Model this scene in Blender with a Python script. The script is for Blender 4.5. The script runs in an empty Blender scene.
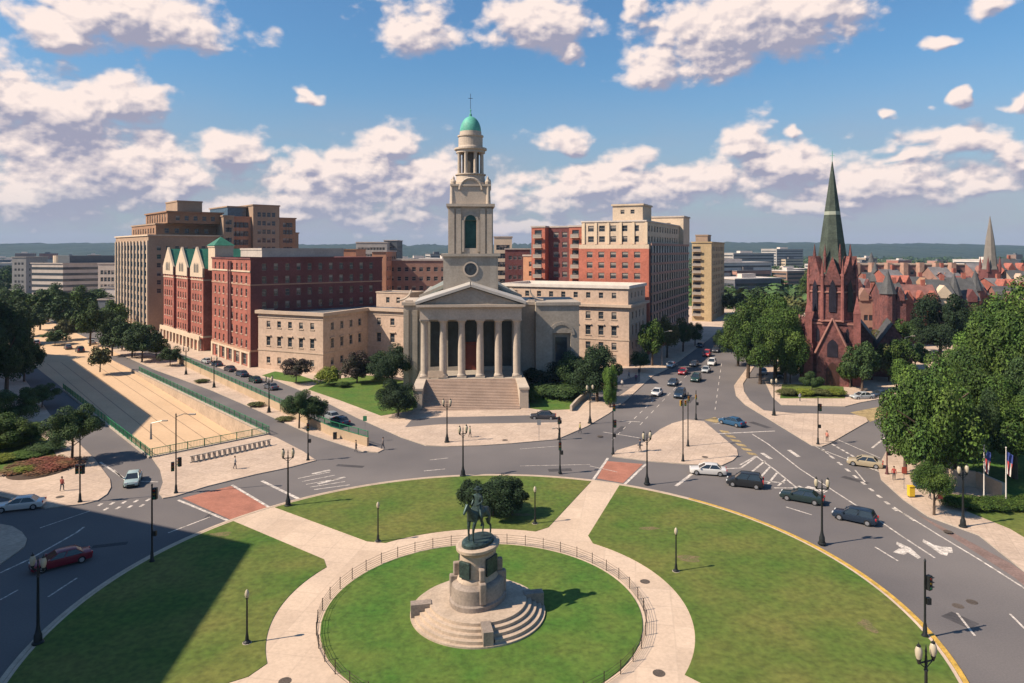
import bpy, math, random
from mathutils import Vector, Matrix, noise as mnoise
from mathutils.geometry import tessellate_polygon
R = math.radians
C = bpy.context.scene.collection
F = 700.0; HOR = 250.0; H = 30.0
def G(px, py, z=0.0):
    Y = (H - z) * F / (py - HOR)
    return ((px - 512) * Y / F, Y)
def W(px, Y): return (px - 512) * Y / F
# ------------------------------------------------------------------ materials
MATS = {}
def nd(nt, t, **k):
    n = nt.nodes.new(t)
    for a, b in k.items():
        if a in n.inputs.keys(): n.inputs[a].default_value = b
        else: setattr(n, a, b)
    return n
def mat(name, col, rough=.85, var=.18, scale=.6, fine=9.0, metal=0, bump=0.0, col2=None, spec=.3, island=0.0, joints=None, emit=None):
    if name in MATS: return MATS[name]
    m = bpy.data.materials.new(name); m.use_nodes = True; nt = m.node_tree
    b = nt.nodes['Principled BSDF']; L = nt.links.new
    b.inputs['Roughness'].default_value = rough; b.inputs['Metallic'].default_value = metal
    b.inputs['Specular IOR Level'].default_value = spec
    tc = nd(nt, 'ShaderNodeTexCoord')
    n1 = nd(nt, 'ShaderNodeTexNoise'); n1.inputs['Scale'].default_value = scale; n1.inputs['Detail'].default_value = 6
    n2 = nd(nt, 'ShaderNodeTexNoise'); n2.inputs['Scale'].default_value = fine; n2.inputs['Detail'].default_value = 3
    L(tc.outputs['Object'], n1.inputs['Vector']); L(tc.outputs['Object'], n2.inputs['Vector'])
    ramp = nd(nt, 'ShaderNodeMapRange'); ramp.inputs['From Min'].default_value = .32; ramp.inputs['From Max'].default_value = .68
    L(n1.outputs['Fac'], ramp.inputs['Value'])
    mx = nd(nt, 'ShaderNodeMix', data_type='RGBA')
    c = Vector(col)
    c2 = Vector(col2) if col2 else c * (1 - var)
    c1 = c if col2 else c * (1 + var * .6)
    mx.inputs['A'].default_value = (*c1, 1); mx.inputs['B'].default_value = (*c2, 1)
    L(ramp.outputs['Result'], mx.inputs['Factor'])
    r2 = nd(nt, 'ShaderNodeMapRange'); r2.inputs['From Min'].default_value = .3; r2.inputs['From Max'].default_value = .7
    r2.inputs['To Min'].default_value = 1 - var; r2.inputs['To Max'].default_value = 1 + var * .7
    L(n2.outputs['Fac'], r2.inputs['Value'])
    sc = nd(nt, 'ShaderNodeVectorMath', operation='SCALE')
    L(mx.outputs['Result'], sc.inputs[0]); L(r2.outputs['Result'], sc.inputs['Scale'])
    out = sc.outputs[0]
    if island:
        ge = nd(nt, 'ShaderNodeNewGeometry'); oi = nd(nt, 'ShaderNodeObjectInfo')
        mr = nd(nt, 'ShaderNodeMapRange'); mr.inputs['To Min'].default_value = 1 - island; mr.inputs['To Max'].default_value = 1 + island
        L(ge.outputs['Random Per Island'], mr.inputs['Value'])
        s2 = nd(nt, 'ShaderNodeVectorMath', operation='SCALE'); L(out, s2.inputs[0]); L(mr.outputs['Result'], s2.inputs['Scale'])
        mo = nd(nt, 'ShaderNodeMapRange'); mo.inputs['To Min'].default_value = .8; mo.inputs['To Max'].default_value = 1.2
        L(oi.outputs['Random'], mo.inputs['Value'])
        s3 = nd(nt, 'ShaderNodeVectorMath', operation='SCALE'); L(s2.outputs[0], s3.inputs[0]); L(mo.outputs['Result'], s3.inputs['Scale'])
        out = s3.outputs[0]
    if joints:
        bw, bh, fac, ang = joints
        mp = nd(nt, 'ShaderNodeMapping'); mp.inputs['Rotation'].default_value = (0, 0, ang)
        L(tc.outputs['Object'], mp.inputs['Vector'])
        bt = nd(nt, 'ShaderNodeTexBrick'); bt.offset = 0 if bw == bh else .5
        bt.inputs['Scale'].default_value = 1; bt.inputs['Brick Width'].default_value = bw; bt.inputs['Row Height'].default_value = bh
        bt.inputs['Mortar Size'].default_value = min(bw, bh) * .022 + .008
        bt.inputs['Color1'].default_value = (1, 1, 1, 1); bt.inputs['Color2'].default_value = (.88, .87, .86, 1); bt.inputs['Mortar'].default_value = (fac, fac, fac, 1)
        L(mp.outputs['Vector'], bt.inputs['Vector'])
        mm = nd(nt, 'ShaderNodeVectorMath', operation='MULTIPLY'); L(out, mm.inputs[0]); L(bt.outputs['Color'], mm.inputs[1]); out = mm.outputs[0]
    L(out, b.inputs['Base Color'])
    if bump:
        bp = nd(nt, 'ShaderNodeBump'); bp.inputs['Strength'].default_value = bump; bp.inputs['Distance'].default_value = .05
        L(n2.outputs['Fac'], bp.inputs['Height']); L(bp.outputs['Normal'], b.inputs['Normal'])
    if emit:
        b.inputs['Emission Color'].default_value = (*emit, 1); b.inputs['Emission Strength'].default_value = 1
    MATS[name] = m
    return m
asphalt = mat('asphalt', (.165, .148, .140), .95, .10, .05, 7, bump=.05, col2=(.105, .097, .098), spec=.15)
trench_mat = mat('ramp_concrete', (.56, .385, .235), .9, .07, .12, 2.0, col2=(.50, .345, .21))
ground_m = mat('far_ground', (.085, .10, .055), .95, .3, .012, .3, col2=(.16, .13, .10))
walk = mat('sidewalk_concrete', (.53, .405, .305), .9, .16, .12, 3, joints=(1.6, 1.6, .8, R(24)), col2=(.43, .33, .255))
parkwalk = mat('park_path_concrete', (.57, .435, .32), .9, .10, .2, 4, joints=(3, 3, .88, R(10)), col2=(.49, .375, .28))
kerb_m = mat('kerb_granite', (.40, .34, .28), .8, .15, .8)
yellow_m = mat('yellow_kerb_paint', (.50, .31, .06), .7, .25, 1.5)
white_m = mat('road_paint_white', (.55, .49, .43), .7, .45, 1.6, 5)
yellowp = mat('road_paint_yellow', (.34, .25, .12), .8, .35, .9, 4)
brickx = mat('crosswalk_brick', (.36, .15, .10), .85, .15, .5, 5, joints=(.9, .45, .8, R(30)))
grass = mat('lawn_grass', (.056, .112, .014), .95, .30, .13, 2.0, bump=.7, col2=(.130, .132, .030))
grass_in = mat('inner_lawn_grass', (.046, .118, .014), .95, .30, .22, 2.4, bump=.7, col2=(.100, .138, .024))
stone = mat('church_limestone', (.36, .315, .26), .85, .14, .25, 2.2, joints=(1.4, .55, .86, 0))
stone_l = mat('pale_limestone', (.46, .38, .30), .8, .12, .3, 3)
buff = mat('buff_limestone', (.49, .36, .27), .85, .14, .2, 1.5, joints=None)
buff_tr = mat('buff_trim', (.47, .36, .27), .8, .1, .3, 3)
redb = mat('red_brick', (.31, .105, .075), .9, .22, .25, 1.6)
redb2 = mat('bright_red_brick', (.38, .125, .082), .9, .18, .25, 1.6)
darkb = mat('dark_red_and_shaded_brick', (.15, .055, .052), .9, .2, .2, 2.5)  # dark brick; also paints shade on parts of the gabled house
sandred = mat('red_sandstone', (.205, .075, .064), .9, .5, .5, 2.0, bump=.3, col2=(.095, .045, .044))
cream = mat('cream_stone', (.55, .43, .31), .8, .1, .3, 2)
tan_m = mat('tan_brick', (.34, .235, .16), .85, .12, .2, 2)
brown_m = mat('brown_brick', (.30, .17, .10), .85, .15, .2, 2)
yel_b = mat('yellow_brick', (.43, .32, .18), .85, .15, .2, 2)
concr = mat('pale_concrete', (.42, .36, .31), .85, .12, .3, 2)
roof_g = mat('roof_gravel', (.16, .15, .15), .95, .25, .3, 3)
roof_w = mat('roof_pale_membrane', (.55, .48, .42), .8, .12, .2, 2)
slate = mat('slate_roof', (.085, .085, .085), .7, .25, .5, 4, joints=(.6, .35, .7, 0))
copper = mat('green_copper', (.10, .36, .27), .6, .2, .4, 3)
spire_m = mat('spire_slate_green', (.060, .078, .060), .75, .3, .6, 3, joints=(.7, .5, .75, 0))
greenroof = mat('green_metal_roof', (.035, .15, .095), .6, .2, .5, 3)
glass = mat('window_glass', (.035, .045, .055), .12, .35, 1.2, 1.5, spec=.6)
glass_b = mat('blue_glass', (.04, .08, .12), .1, .3, 1.0, 1.5, spec=.7)
frame_m = mat('window_frame_paint', (.30, .26, .22), .6, .1)
iron = mat('black_painted_iron', (.016, .018, .018), .45, .2, 2, 8)
greenrail = mat('green_painted_steel', (.02, .17, .075), .5, .2, 1, 5)
bronze = mat('bronze_patina', (.035, .05, .05), .45, .35, 1.5, 6, metal=.5, col2=(.06, .10, .09))
globe_m = mat('opal_globe', (.42, .36, .26), .3, .04)
bark = mat('tree_bark', (.10, .07, .05), .95, .3, 2, 9)
silver_m = mat('galvanised_steel', (.30, .30, .30), .45, .1, metal=.6)
sig_y = mat('signal_yellow', (.33, .20, .03), .6, .1)
rub = mat('tyre_rubber', (.015, .015, .015), .9, .1)
rimm = mat('wheel_rim', (.45, .45, .46), .35, .05, metal=.7)
hlm = mat('headlight_glass', (.7, .7, .68), .1, .05, spec=.8)
tlm = mat('taillight_red', (.45, .02, .02), .25, .05)
carglass = mat('car_glass', (.02, .026, .032), .06, .1, spec=.8)
forest_m = mat('far_woodland', (.016, .034, .026), .95, .45, .01, .05, col2=(.035, .052, .036))
LEAF = {
 'mid': mat('leaf_mid_green', (.030, .068, .010), .75, .25, 1.6, 9, island=.6, col2=(.062, .098, .013)),
 'dark': mat('leaf_dark_green', (.028, .060, .016), .75, .2, 1.6, 9, island=.45, col2=(.050, .085, .022)),
 'lime': mat('leaf_lime', (.17, .19, .022), .75, .2, 1.6, 9, island=.35, col2=(.12, .16, .02)),
 'olive': mat('leaf_olive', (.085, .10, .028), .75, .2, 1.6, 9, island=.4, col2=(.11, .105, .035)),
 'purple': mat('leaf_purple', (.055, .032, .030), .75, .2, 1.6, 9, island=.4, col2=(.05, .05, .028)),
 'bright': mat('leaf_bright_green', (.085, .15, .02), .75, .2, 1.6, 9, island=.4, col2=(.06, .12, .02)),
 'yew': mat('leaf_yew', (.014, .032, .012), .8, .2, 1.6, 9, island=.5, col2=(.022, .042, .014)),
 'red': mat('flower_red', (.20, .045, .035), .8, .2, .8, 3, island=.5, col2=(.10, .09, .03)),
}
# ------------------------------------------------------------------ mesh builder
class MB:
    def __init__(s): s.v = []; s.f = []; s.m = []
    def poly(s, pts, mi=0):
        n = len(s.v); s.v += [tuple(p) for p in pts]; s.f.append(tuple(range(n, n + len(pts)))); s.m.append(mi)
    def box(s, x0, x1, y0, y1, z0, z1, mi=0, M=None):
        P = [(x0, y0, z0), (x1, y0, z0), (x1, y1, z0), (x0, y1, z0), (x0, y0, z1), (x1, y0, z1), (x1, y1, z1), (x0, y1, z1)]
        if M: P = [tuple(M @ Vector(p)) for p in P]
        n = len(s.v); s.v += P
        for f in ((0, 3, 2, 1), (4, 5, 6, 7), (0, 1, 5, 4), (1, 2, 6, 5), (2, 3, 7, 6), (3, 0, 4, 7)):
            s.f.append(tuple(n + i for i in f)); s.m.append(mi)
    def obox(s, A, B, z0, z1, t, mi=0, out=0.0):
        # wall-like box from A to B, thickness t, shifted outwards (right of AB) by out
        A = Vector(A[:2]); B = Vector(B[:2]); d = (B - A).normalized(); n = Vector((d.y, -d.x))
        a = A + n * out; b = B + n * out; c = b - n * t; e = a - n * t
        s.prism([a, b, c, e], z0, z1, mi)
    def prism(s, poly, z0, z1, mi=0, side=None, bottom=True):
        side = mi if side is None else side
        poly = [(p[0], p[1]) for p in poly]
        if sum(poly[i][0] * poly[(i + 1) % len(poly)][1] - poly[(i + 1) % len(poly)][0] * poly[i][1] for i in range(len(poly))) < 0: poly = poly[::-1]
        n = len(s.v); k = len(poly)
        s.v += [(x, y, z0) for x, y in poly] + [(x, y, z1) for x, y in poly]
        for i in range(k):
            j = (i + 1) % k; s.f.append((n + i, n + j, n + k + j, n + k + i)); s.m.append(side)
        if k <= 4 : tr = [tuple(range(k))]
        else: tr = tessellate_polygon([[Vector((x, y, 0)) for x, y in poly]])
        for t in tr:
            t = list(t)
            if len(t) == 3:
                a, b, c = [Vector(poly[q]) for q in t]
                if (b - a).cross(c - a) < 0: t = t[::-1]
            s.f.append(tuple(n + k + q for q in t)); s.m.append(mi)
            if bottom: s.f.append(tuple(n + q for q in reversed(t))); s.m.append(side)
    def sheet(s, poly, z, mi=0):
        poly = [(p[0], p[1]) for p in poly]; n = len(s.v); s.v += [(x, y, z) for x, y in poly]
        tr = [tuple(range(len(poly)))] if len(poly) <= 4 else tessellate_polygon([[Vector((x, y, 0)) for x, y in poly]])
        for t in tr:
            t = list(t); a, b, c = [Vector(poly[q]) for q in t[:3]]
            if (b - a).cross(c - a) < 0: t = t[::-1]
            s.f.append(tuple(n + q for q in t)); s.m.append(mi)
    def cyl(s, p0, p1, r0, r1=None, n=10, mi=0, caps=True):
        r1 = r0 if r1 is None else r1
        p0 = Vector(p0); p1 = Vector(p1); d = (p1 - p0).normalized()
        u = d.orthogonal().normalized(); w = d.cross(u); k = len(s.v)
        for p, r in ((p0, r0), (p1, r1)):
            for i in range(n):
                a = 2 * math.pi * i / n; s.v.append(tuple(p + (u * math.cos(a) + w * math.sin(a)) * r))
        for i in range(n):
            j = (i + 1) % n; s.f.append((k + i, k + j, k + n + j, k + n + i)); s.m.append(mi)
        if caps: s.f.append(tuple(range(k + n, k + 2 * n))); s.m.append(mi); s.f.append(tuple(range(k + n - 1, k - 1, -1))); s.m.append(mi)
    def lathe(s, prof, n=24, c=(0, 0), mi=0, sx=1, sy=1, rot=0, a0=0, a1=360, cap=True):
        full = (a1 - a0) >= 360; k = len(s.v); N = n if full else n + 1
        for r, z in prof:
            for i in range(N):
                a = R(a0 + (a1 - a0) * i / n); x = r * math.cos(a) * sx; y = r * math.sin(a) * sy
                s.v.append((c[0] + x * math.cos(rot) - y * math.sin(rot), c[1] + x * math.sin(rot) + y * math.cos(rot), z))
        for j in range(len(prof) - 1):
            for i in range(n):
                i2 = (i + 1) % N if full else i + 1
                s.f.append((k + j * N + i, k + j * N + i2, k + (j + 1) * N + i2, k + (j + 1) * N + i)); s.m.append(mi)
        if full and cap:
            if prof[-1][0] > 1e-4: s.f.append(tuple(k + (len(prof) - 1) * N + i for i in range(N))); s.m.append(mi)
            if prof[0][0] > 1e-4: s.f.append(tuple(k + i for i in reversed(range(N)))); s.m.append(mi)
    def ball(s, c, r, n=10, mi=0, sz=1):
        s.lathe([(max(1e-5, r * math.sin(math.pi * i / n)), c[2] - r * sz * math.cos(math.pi * i / n)) for i in range(n + 1)], n + 2, c[:2], mi, cap=False)
    def build(s, name, mats, parent=None, off=None, smooth=False, bevel=0):
        me = bpy.data.meshes.new(name)
        if off is None and parent is not None and parent.get('_world'): off = parent.location
        if off is not None: vs = [(v[0] - off[0], v[1] - off[1], v[2] - off[2]) for v in s.v]
        else: vs = s.v
        me.from_pydata(vs, [], s.f)
        if not isinstance(mats, (list, tuple)): mats = [mats]
        for m in mats: me.materials.append(m)
        me.polygons.foreach_set('material_index', s.m)
        if smooth: me.polygons.foreach_set('use_smooth', [True] * len(s.f))
        me.update()
        o = bpy.data.objects.new(name, me); C.objects.link(o)
        if smooth: me.set_sharp_from_angle(angle=R(40))
        if parent is not None:
            o.parent = parent
        elif off is not None: o.location = off
        if bevel:
            bm_ = o.modifiers.new('bevel', 'BEVEL'); bm_.width = bevel; bm_.segments = 2; bm_.limit_method = 'ANGLE'
        return o
def tag(o, label=None, cat=None, group=None, kind=None):
    if label: o['label'] = label
    if cat: o['category'] = cat
    if group: o['group'] = group
    if kind: o['kind'] = kind
    return o
def thing(name, label, cat, loc=(0, 0, 0), rz=0, group=None, world=False):
    o = bpy.data.objects.new(name, None); C.objects.link(o); o.location = loc; o.rotation_euler = (0, 0, rz)
    o.empty_display_size = .5
    if world: o['_world'] = 1
    return tag(o, label, cat, group)
def copy_tree(o, parent=None):
    c = o.copy(); C.objects.link(c); c.parent = parent
    for ch in [x for x in bpy.data.objects if x.parent == o]: copy_tree(ch, c)
    return c
def place(proto, used, x, y, rz, label, z=0, group=None):
    o = proto if not used.get(proto.name) else copy_tree(proto)
    used[proto.name] = True
    o.location = (x, y, z); o.rotation_euler = (0, 0, rz); o['label'] = label
    if group: o['group'] = group
    return o
USED = {}
# ------------------------------------------------------------------ ground, roads, kerbs
D = Vector((-.667, .745)); P0 = Vector((-51.9, 101.0)); P1 = Vector((-39.7, 113.5)); TL = 112.0
P3 = P0 + D * TL; P2 = P1 + D * TL
def with_hole(o4, i4, z, name, m):
    # outer quad o4 and inner quad i4 (both ccw, matched by index) -> ring of 4 quads
    b = MB()
    for i in range(4):
        j = (i + 1) % 4; b.poly([(*o4[i], z), (*o4[j], z), (*i4[j], z), (*i4[i], z)])
    o = b.build(name, m); return tag(o, kind='structure')
with_hole([(-9000, -900), (9000, -900), (9000, 9000), (-9000, 9000)], [P0, P1, P2, P3], -.03, 'ground', ground_m)
with_hole([(-330, -20), (230, -20), (330, 470), (-330, 470)], [P0, P1, P2, P3], 0.0, 'road', asphalt)
def zt(t): return -3.4 * (1 - max(0, min(1, (t + 6) / (TL + 6)))) ** 1.15
b = MB(); n_ = 24
for i in range(n_):
    t0 = -10 + (TL + 10) * i / n_; t1 = -10 + (TL + 10) * (i + 1) / n_
    b.poly([(*(P0 + D * t0), zt(t0)), (*(P1 + D * t0), zt(t0)), (*(P1 + D * t1), zt(t1)), (*(P0 + D * t1), zt(t1))])
tag(b.build('underpass_road', trench_mat), kind='structure')
b = MB()
for k in (.18, .36, .54, .72, .88):
    A = P0.lerp(P1, k); nj = Vector((.745, .667)) * .06
    for i in range(28):
        t0 = -2 + i * 4; t1 = t0 + 4
        b.poly([(*(A + D * t0 - nj), zt(t0) + .03), (*(A + D * t0 + nj), zt(t0) + .03), (*(A + D * t1 + nj), zt(t1) + .03), (*(A + D * t1 - nj), zt(t1) + .03)])
tag(b.build('lane_joints', mat('joint_tar', (.22, .16, .11), .9, .3, 1)), kind='structure')
b = MB()
for A, s in ((P0, 1), (P1, -1)):
    for i in range(n_):
        t0 = TL * i / n_; t1 = TL * (i + 1) / n_
        q = [(*(A + D * t0), zt(t0) - .3), (*(A + D * t1), zt(t1) - .3), (*(A + D * t1), -.001), (*(A + D * t0), -.001)]
        b.poly(q if s > 0 else q[::-1])
b.poly([(*P0, -.6), (*P1, -.6), (*P1, -.001), (*P0, -.001)])
rw = b.build('underpass_wall', mat('wall_concrete', (.40, .31, .23), .9, .15, .3, 2)); tag(rw, 'tan concrete retaining walls of the sunken avenue below the green railings', 'wall')
# concrete carriageway of the avenue beyond the ramp
b = MB(); nrm = Vector((.745, .667))
b.sheet([P3 - nrm * 3, P2 + nrm * 5, P2 + nrm * 6 + D * 260, P3 - nrm * 10 + D * 260], .008)
tag(b.build('avenue_road', trench_mat), kind='structure')
def slab(name, pts, h=.13, m=walk):
    b = MB(); b.prism(pts, -.02, h, 0, 1); return tag(b.build(name, [m, kerb_m]), kind='structure')
blkF = [(-330, 478), (-125, 236), (-71, 174), G(277, 381), G(311, 395), G(357, 418), G(402, 438), G(426, 446), G(448, 447), G(481, 446), G(512, 444), G(557, 440), G(587, 427), G(609, 414), G(627, 400), G(652, 377), G(672, 367), (176, 478)]
slab('pavement', blkF)
blkJ = [G(772, 397), (52, 135), G(845, 407), G(860, 403), G(893, 397), (300, 356), (300, 440), (190, 440), (66, 184), G(764, 380)]
slab('pavement', blkJ)
blkK = [G(893, 440), (254, 290), (300, 290), (300, 10), (45, 10), (49, 35), (50.5, 50), G(1024, 572), (49, 73.5), G(928, 517), G(903, 500), G(881, 480), G(878, 468), G(884, 456)]
slab('pavement', blkK)
blkA = [G(0, 497), G(45, 509), G(82, 505), G(98, 501), G(107, 495), G(111, 488), G(110, 480), G(95, 460), G(75, 440), G(50, 415), G(25, 380), (-260, 330), (-330, 330), (-330, 200)]
slab('pavement', blkA)
blkB = [G(0, 525), G(12, 527), G(22, 533), G(27, 540), G(25, 547), G(17, 553), G(0, 565), (-50, 50), (-46, 25), (-44, 0), (-300, 0), (-300, 172)]
slab('pavement', blkB)
slab('traffic_island', [G(152, 458.5), G(268, 435.5), G(276, 438), G(303, 452), G(316, 461), G(290, 468), G(256, 475), G(207, 487), G(175, 497), G(163, 499), G(159, 494), G(163, 483), G(160, 470)])
slab('traffic_island', [G(363, 452), G(311, 435), G(256, 410), G(210, 390), G(155, 370), G(110, 350), G(128, 348), G(175, 361.5), G(256, 398.5), G(331, 434.5), G(368, 445.5), G(384, 450), G(378, 453)])
slab('traffic_island', [G(644, 443), G(660, 430), G(672, 424), G(687, 420), G(704, 422), G(737, 450), G(738, 456), G(733, 461), G(722, 466), G(690, 465), G(652, 462), G(612, 457), G(617, 451)])
slab('traffic_island', [G(750, 364), G(734, 386), G(736, 396), G(745, 405), G(768, 419), G(812, 446), G(822, 447), G(830, 444), G(868, 422), G(866, 418), G(855, 415.5), G(790, 413.5), G(764, 411), G(750, 401), G(744, 392), G(743, 384), G(754, 367)])
# the circle
CC = (-2.0, 58.3)
def arc(c, r, a0, a1, n=32): return [(c[0] + r * math.cos(R(a0 + (a1 - a0) * i / n)), c[1] + r * math.sin(R(a0 + (a1 - a0) * i / n))) for i in range(n + 1)]
def ringsheet(b, c, r0, r1, z, a0=0, a1=360, n=96, mi=0):
    A = arc(c, r0, a0, a1, n); B = arc(c, r1, a0, a1, n)
    for i in range(n): b.poly([(*A[i], z), (*B[i], z), (*B[i + 1], z), (*A[i + 1], z)], mi)
b = MB(); b.lathe([(34.6, -.02), (34.6, .13)], 128, CC, 0); tag(b.build('park_path', parkwalk), kind='structure')
b = MB()
for a0, a1, mi in ((48, 305, 0), (-55, 48, 1)):
    n = 90; ringsheet(b, CC, 34.62, 35.0, .15, a0, a1, n, mi)
    A = arc(CC, 35.0, a0, a1, n); B = arc(CC, 34.62, a0, a1, n)
    for i in range(n):
        b.poly([(*A[i], -.01), (*A[i + 1], -.01), (*A[i + 1], .15), (*A[i], .15)], mi); b.poly([(*B[i + 1], .12), (*B[i], .12), (*B[i], .15), (*B[i + 1], .15)], mi)
tag(b.build('kerb', [mat('kerb_pale', (.45, .35, .26), .8, .15, .8), yellow_m]), kind='structure')
CI = (-2.4, 58.0)
b = MB(); b.lathe([(13.0, .1), (13.0, .20)], 96, CI); tag(b.build('inner_lawn', grass_in), kind='structure')
def ang(p, c=CC): return math.degrees(math.atan2(p[1] - c[1], p[0] - c[0]))
def lawn(pA, pB, iA, iB):
    """pA..pB along outer circle ccw; iA..iB at the inner ring"""
    a0, a1 = ang(pA), ang(pB)
    if a1 < a0: a1 += 360
    c0, c1 = ang(iA, CI), ang(iB, CI)
    if c1 < c0: c1 += 360
    outer = arc(CC, 34.3, a0, a1, 48); inner = arc(CI, 17.0, c0 + 3, c1 - 3, 32)
    ra = Vector(iA).lerp(Vector(outer[0]), .09); rb = Vector(iB).lerp(Vector(outer[-1]), .09)
    pts = outer + [tuple(rb)] + inner[::-1] + [tuple(ra)]
    b = MB(); b.prism(pts, .1, .17); return tag(b.build('lawn', grass), kind='structure')
lawn(G(594, 479), G(278, 510), (3.3, 73.9), (-13.6, 70.8))
lawn((29.5, 44.0), G(622, 484), (11.6, 48.5), (7.4, 71.6))
lawn(G(235, 523), (-32.5, 40), (-16.9, 66.6), (-17.2, 49.8))
lawn((-27, 34.5), (22, 34.5), (-13, 44.8), (8, 44.8))
# other lawns
def glawn(pts, z=.17, m=grass): b = MB(); b.prism([G(*p) for p in pts], .1, z); return tag(b.build('lawn', m), kind='structure')
glawn([(308, 390), (340, 401), (381, 416.5), (413, 411), (423, 400), (423, 384), (368, 376), (323, 381)], m=grass_in)
glawn([(262, 376), (276, 380), (300, 384), (318, 382), (300, 376), (275, 372)], m=grass_in)
glawn([(530, 409), (545, 411), (572, 410), (587, 396), (580, 388), (528, 388)], m=grass_in)
glawn([(966, 512), (1010, 530), (1060, 560), (1150, 560), (1100, 505), (1010, 500), (975, 503)], z=.17)
glawn([(780, 399), (845, 399), (843, 385), (782, 385)])
b = MB(); b.prism([(-64, 92), (-61, 95), (-72, 109), (-88, 124), (-130, 165), (-190, 200), (-190, 150), (-75, 96)], .1, .17); tag(b.build('lawn', grass), kind='structure')
b = MB(); b.prism([(62, 60), (66, 45), (70, 20), (290, 20), (290, 290), (258, 288), (120, 158), (62, 100), (60, 88)], .1, .165); tag(b.build('lawn', grass_in), kind='structure')
# church forecourt drive
b = MB(); b.sheet([G(405, 428), G(440, 425), G(560, 423), G(562, 419), G(530, 416), G(440, 418), G(412, 420)], .136); tag(b.build('drive', asphalt), kind='structure')
b = MB(); b.sheet([G(617, 398), G(640, 382), G(640, 375), G(608, 386), G(588, 404)], .136); tag(b.build('drive', asphalt), kind='structure')
soil_m = mat('worn_turf', (.17, .125, .065), .95, .35, 1.2, 6, col2=(.10, .115, .03))
rs = random.Random(4)
for i, (px, py, a, c) in enumerate(((222, 536, 1.6, .7), (505, 505, 2.0, .6), (520, 516, 1.8, .6), (690, 560, 1.6, 1.1), (868, 628, .9, 1.2), (648, 530, 1.6, .5))):
    x, y = G(px, py); b = MB(); pts = []
    for k in range(22):
        t_ = 2 * math.pi * k / 22; rr = .7 + .5 * mnoise.noise((math.cos(t_) * 1.3 + i, math.sin(t_) * 1.3, i)) ; pts.append((x + a * rr * math.cos(t_), y + c * rr * math.sin(t_)))
    b.sheet(pts, .176); tag(b.build('worn_ground', soil_m), kind='structure')
patch_m = mat('asphalt_patch', (.075, .070, .072), .95, .2, .3, 3, spec=.15)
for px, py, a, c, t_ in ((560, 470, 3.2, 1.2, .1), (350, 466, 4, .9, -.2), (760, 425, 1.2, 4.5, .4), (690, 400, 1.1, 6, -.42), (960, 620, 1.5, 2.2, .5), (110, 545, 3.2, .8, .3), (210, 515, .6, 2.2, 0), (855, 480, 1.0, 3.4, .6), (620, 430, 1.0, 5, -.42)):
    x, y = G(px, py); b = MB(); M = Matrix.Translation((x, y, 0)) @ Matrix.Rotation(t_, 4, 'Z'); b.poly([M @ Vector((sx_ * a / 2, sy_ * c / 2, .005)) for sx_, sy_ in ((-1, -1), (1, -1), (1, 1), (-1, 1))]); tag(b.build('road_patch', patch_m), kind='structure')
b = MB(); b.sheet([G(1010, 563), G(1040, 583), G(1100, 632), G(1085, 636), G(1015, 578), G(915, 513), G(935, 523)], .006); tag(b.build('brick_gutter', mat('gutter_brick', (.20, .135, .115), .9, .25, .5, 5)), kind='structure')
# brick crossings and paint
b = MB(); b.sheet([G(182, 498), G(231, 486), G(275, 511.5), G(238, 523)], .006); b.sheet([G(606, 461), G(643, 464), G(623, 483), G(597, 478.5)], .006)
tag(b.build('brick_crossing', brickx), kind='structure')
b = MB()
def line(p, q, w=.14, z=.012, mi=0):
    a = Vector(G(*p)); c = Vector(G(*q)); d = (c - a).normalized(); n = Vector((-d.y, d.x)) * w / 2
    b.poly([(*(a - n), z), (*(c - n), z), (*(c + n), z), (*(a + n), z)], mi)
def pline(pts, w=.14):
    for p, q in zip(pts, pts[1:]): line(p, q, w)
def dash(p, q, n, w=.14, duty=.45):
    p = Vector(p); q = Vector(q)
    for i in range(n): line(p.lerp(q, i / n), p.lerp(q, (i + duty) / n), w)
line((178, 500), (236, 524), .35); line((232, 485), (277, 512), .35); line((608, 458), (593, 480), .35); line((646, 464), (624, 485), .35)
line((262, 481), (305, 502), .45); line((692, 474), (676, 486), .45)
pline([(768, 444), (800, 469), (840, 495), (868, 513), (903, 537), (935, 558)], .2)
pline([(778, 421), (800, 437), (830, 455)], .16)
pline([(752, 434), (768, 444)], .2)
pline([(903, 513), (940, 536), (980, 560), (1024, 588), (1060, 612)], .2)
for p, q in (((875, 547), (898, 561)), ((957, 613), (975, 636)), ((1010, 614), (1030, 634)), ((786, 507), (812, 515)), ((855, 470), (865, 482)), ((894, 507), (914, 521))): line(p, q, .18)
line((48, 597), (77, 578), .18); pline([(0, 573), (30, 559), (76, 533), (84, 527)], .22); line((0, 600), (18, 590), .16)
line((168, 533), (210, 517), .18); line((40, 528), (90, 511), .15)
for i in range(5): line((298 + i * 4, 478.5 + 3.2 * i - i * i * .1), (330 + i * 5, 472 + 3.2 * i), .18)
line((318, 484), (345, 477), .5); line((312, 474), (330, 470), .5)
line((430, 460), (448, 458), .16); line((424, 471), (445, 469), .16); line((520, 466), (590, 464.5), .12); line((520, 449), (560, 446), .12)
pline([(100, 462), (125, 479)], .3); pline([(114, 470), (129, 484)], .18); line((133, 481), (158, 482), .2)
for i in range(9): line((98 + i * 6, 506 + (i % 2) * 5 - i * .6), (102 + i * 6, 503.5 + (i % 2) * 5 - i * .6), .35)
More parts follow.
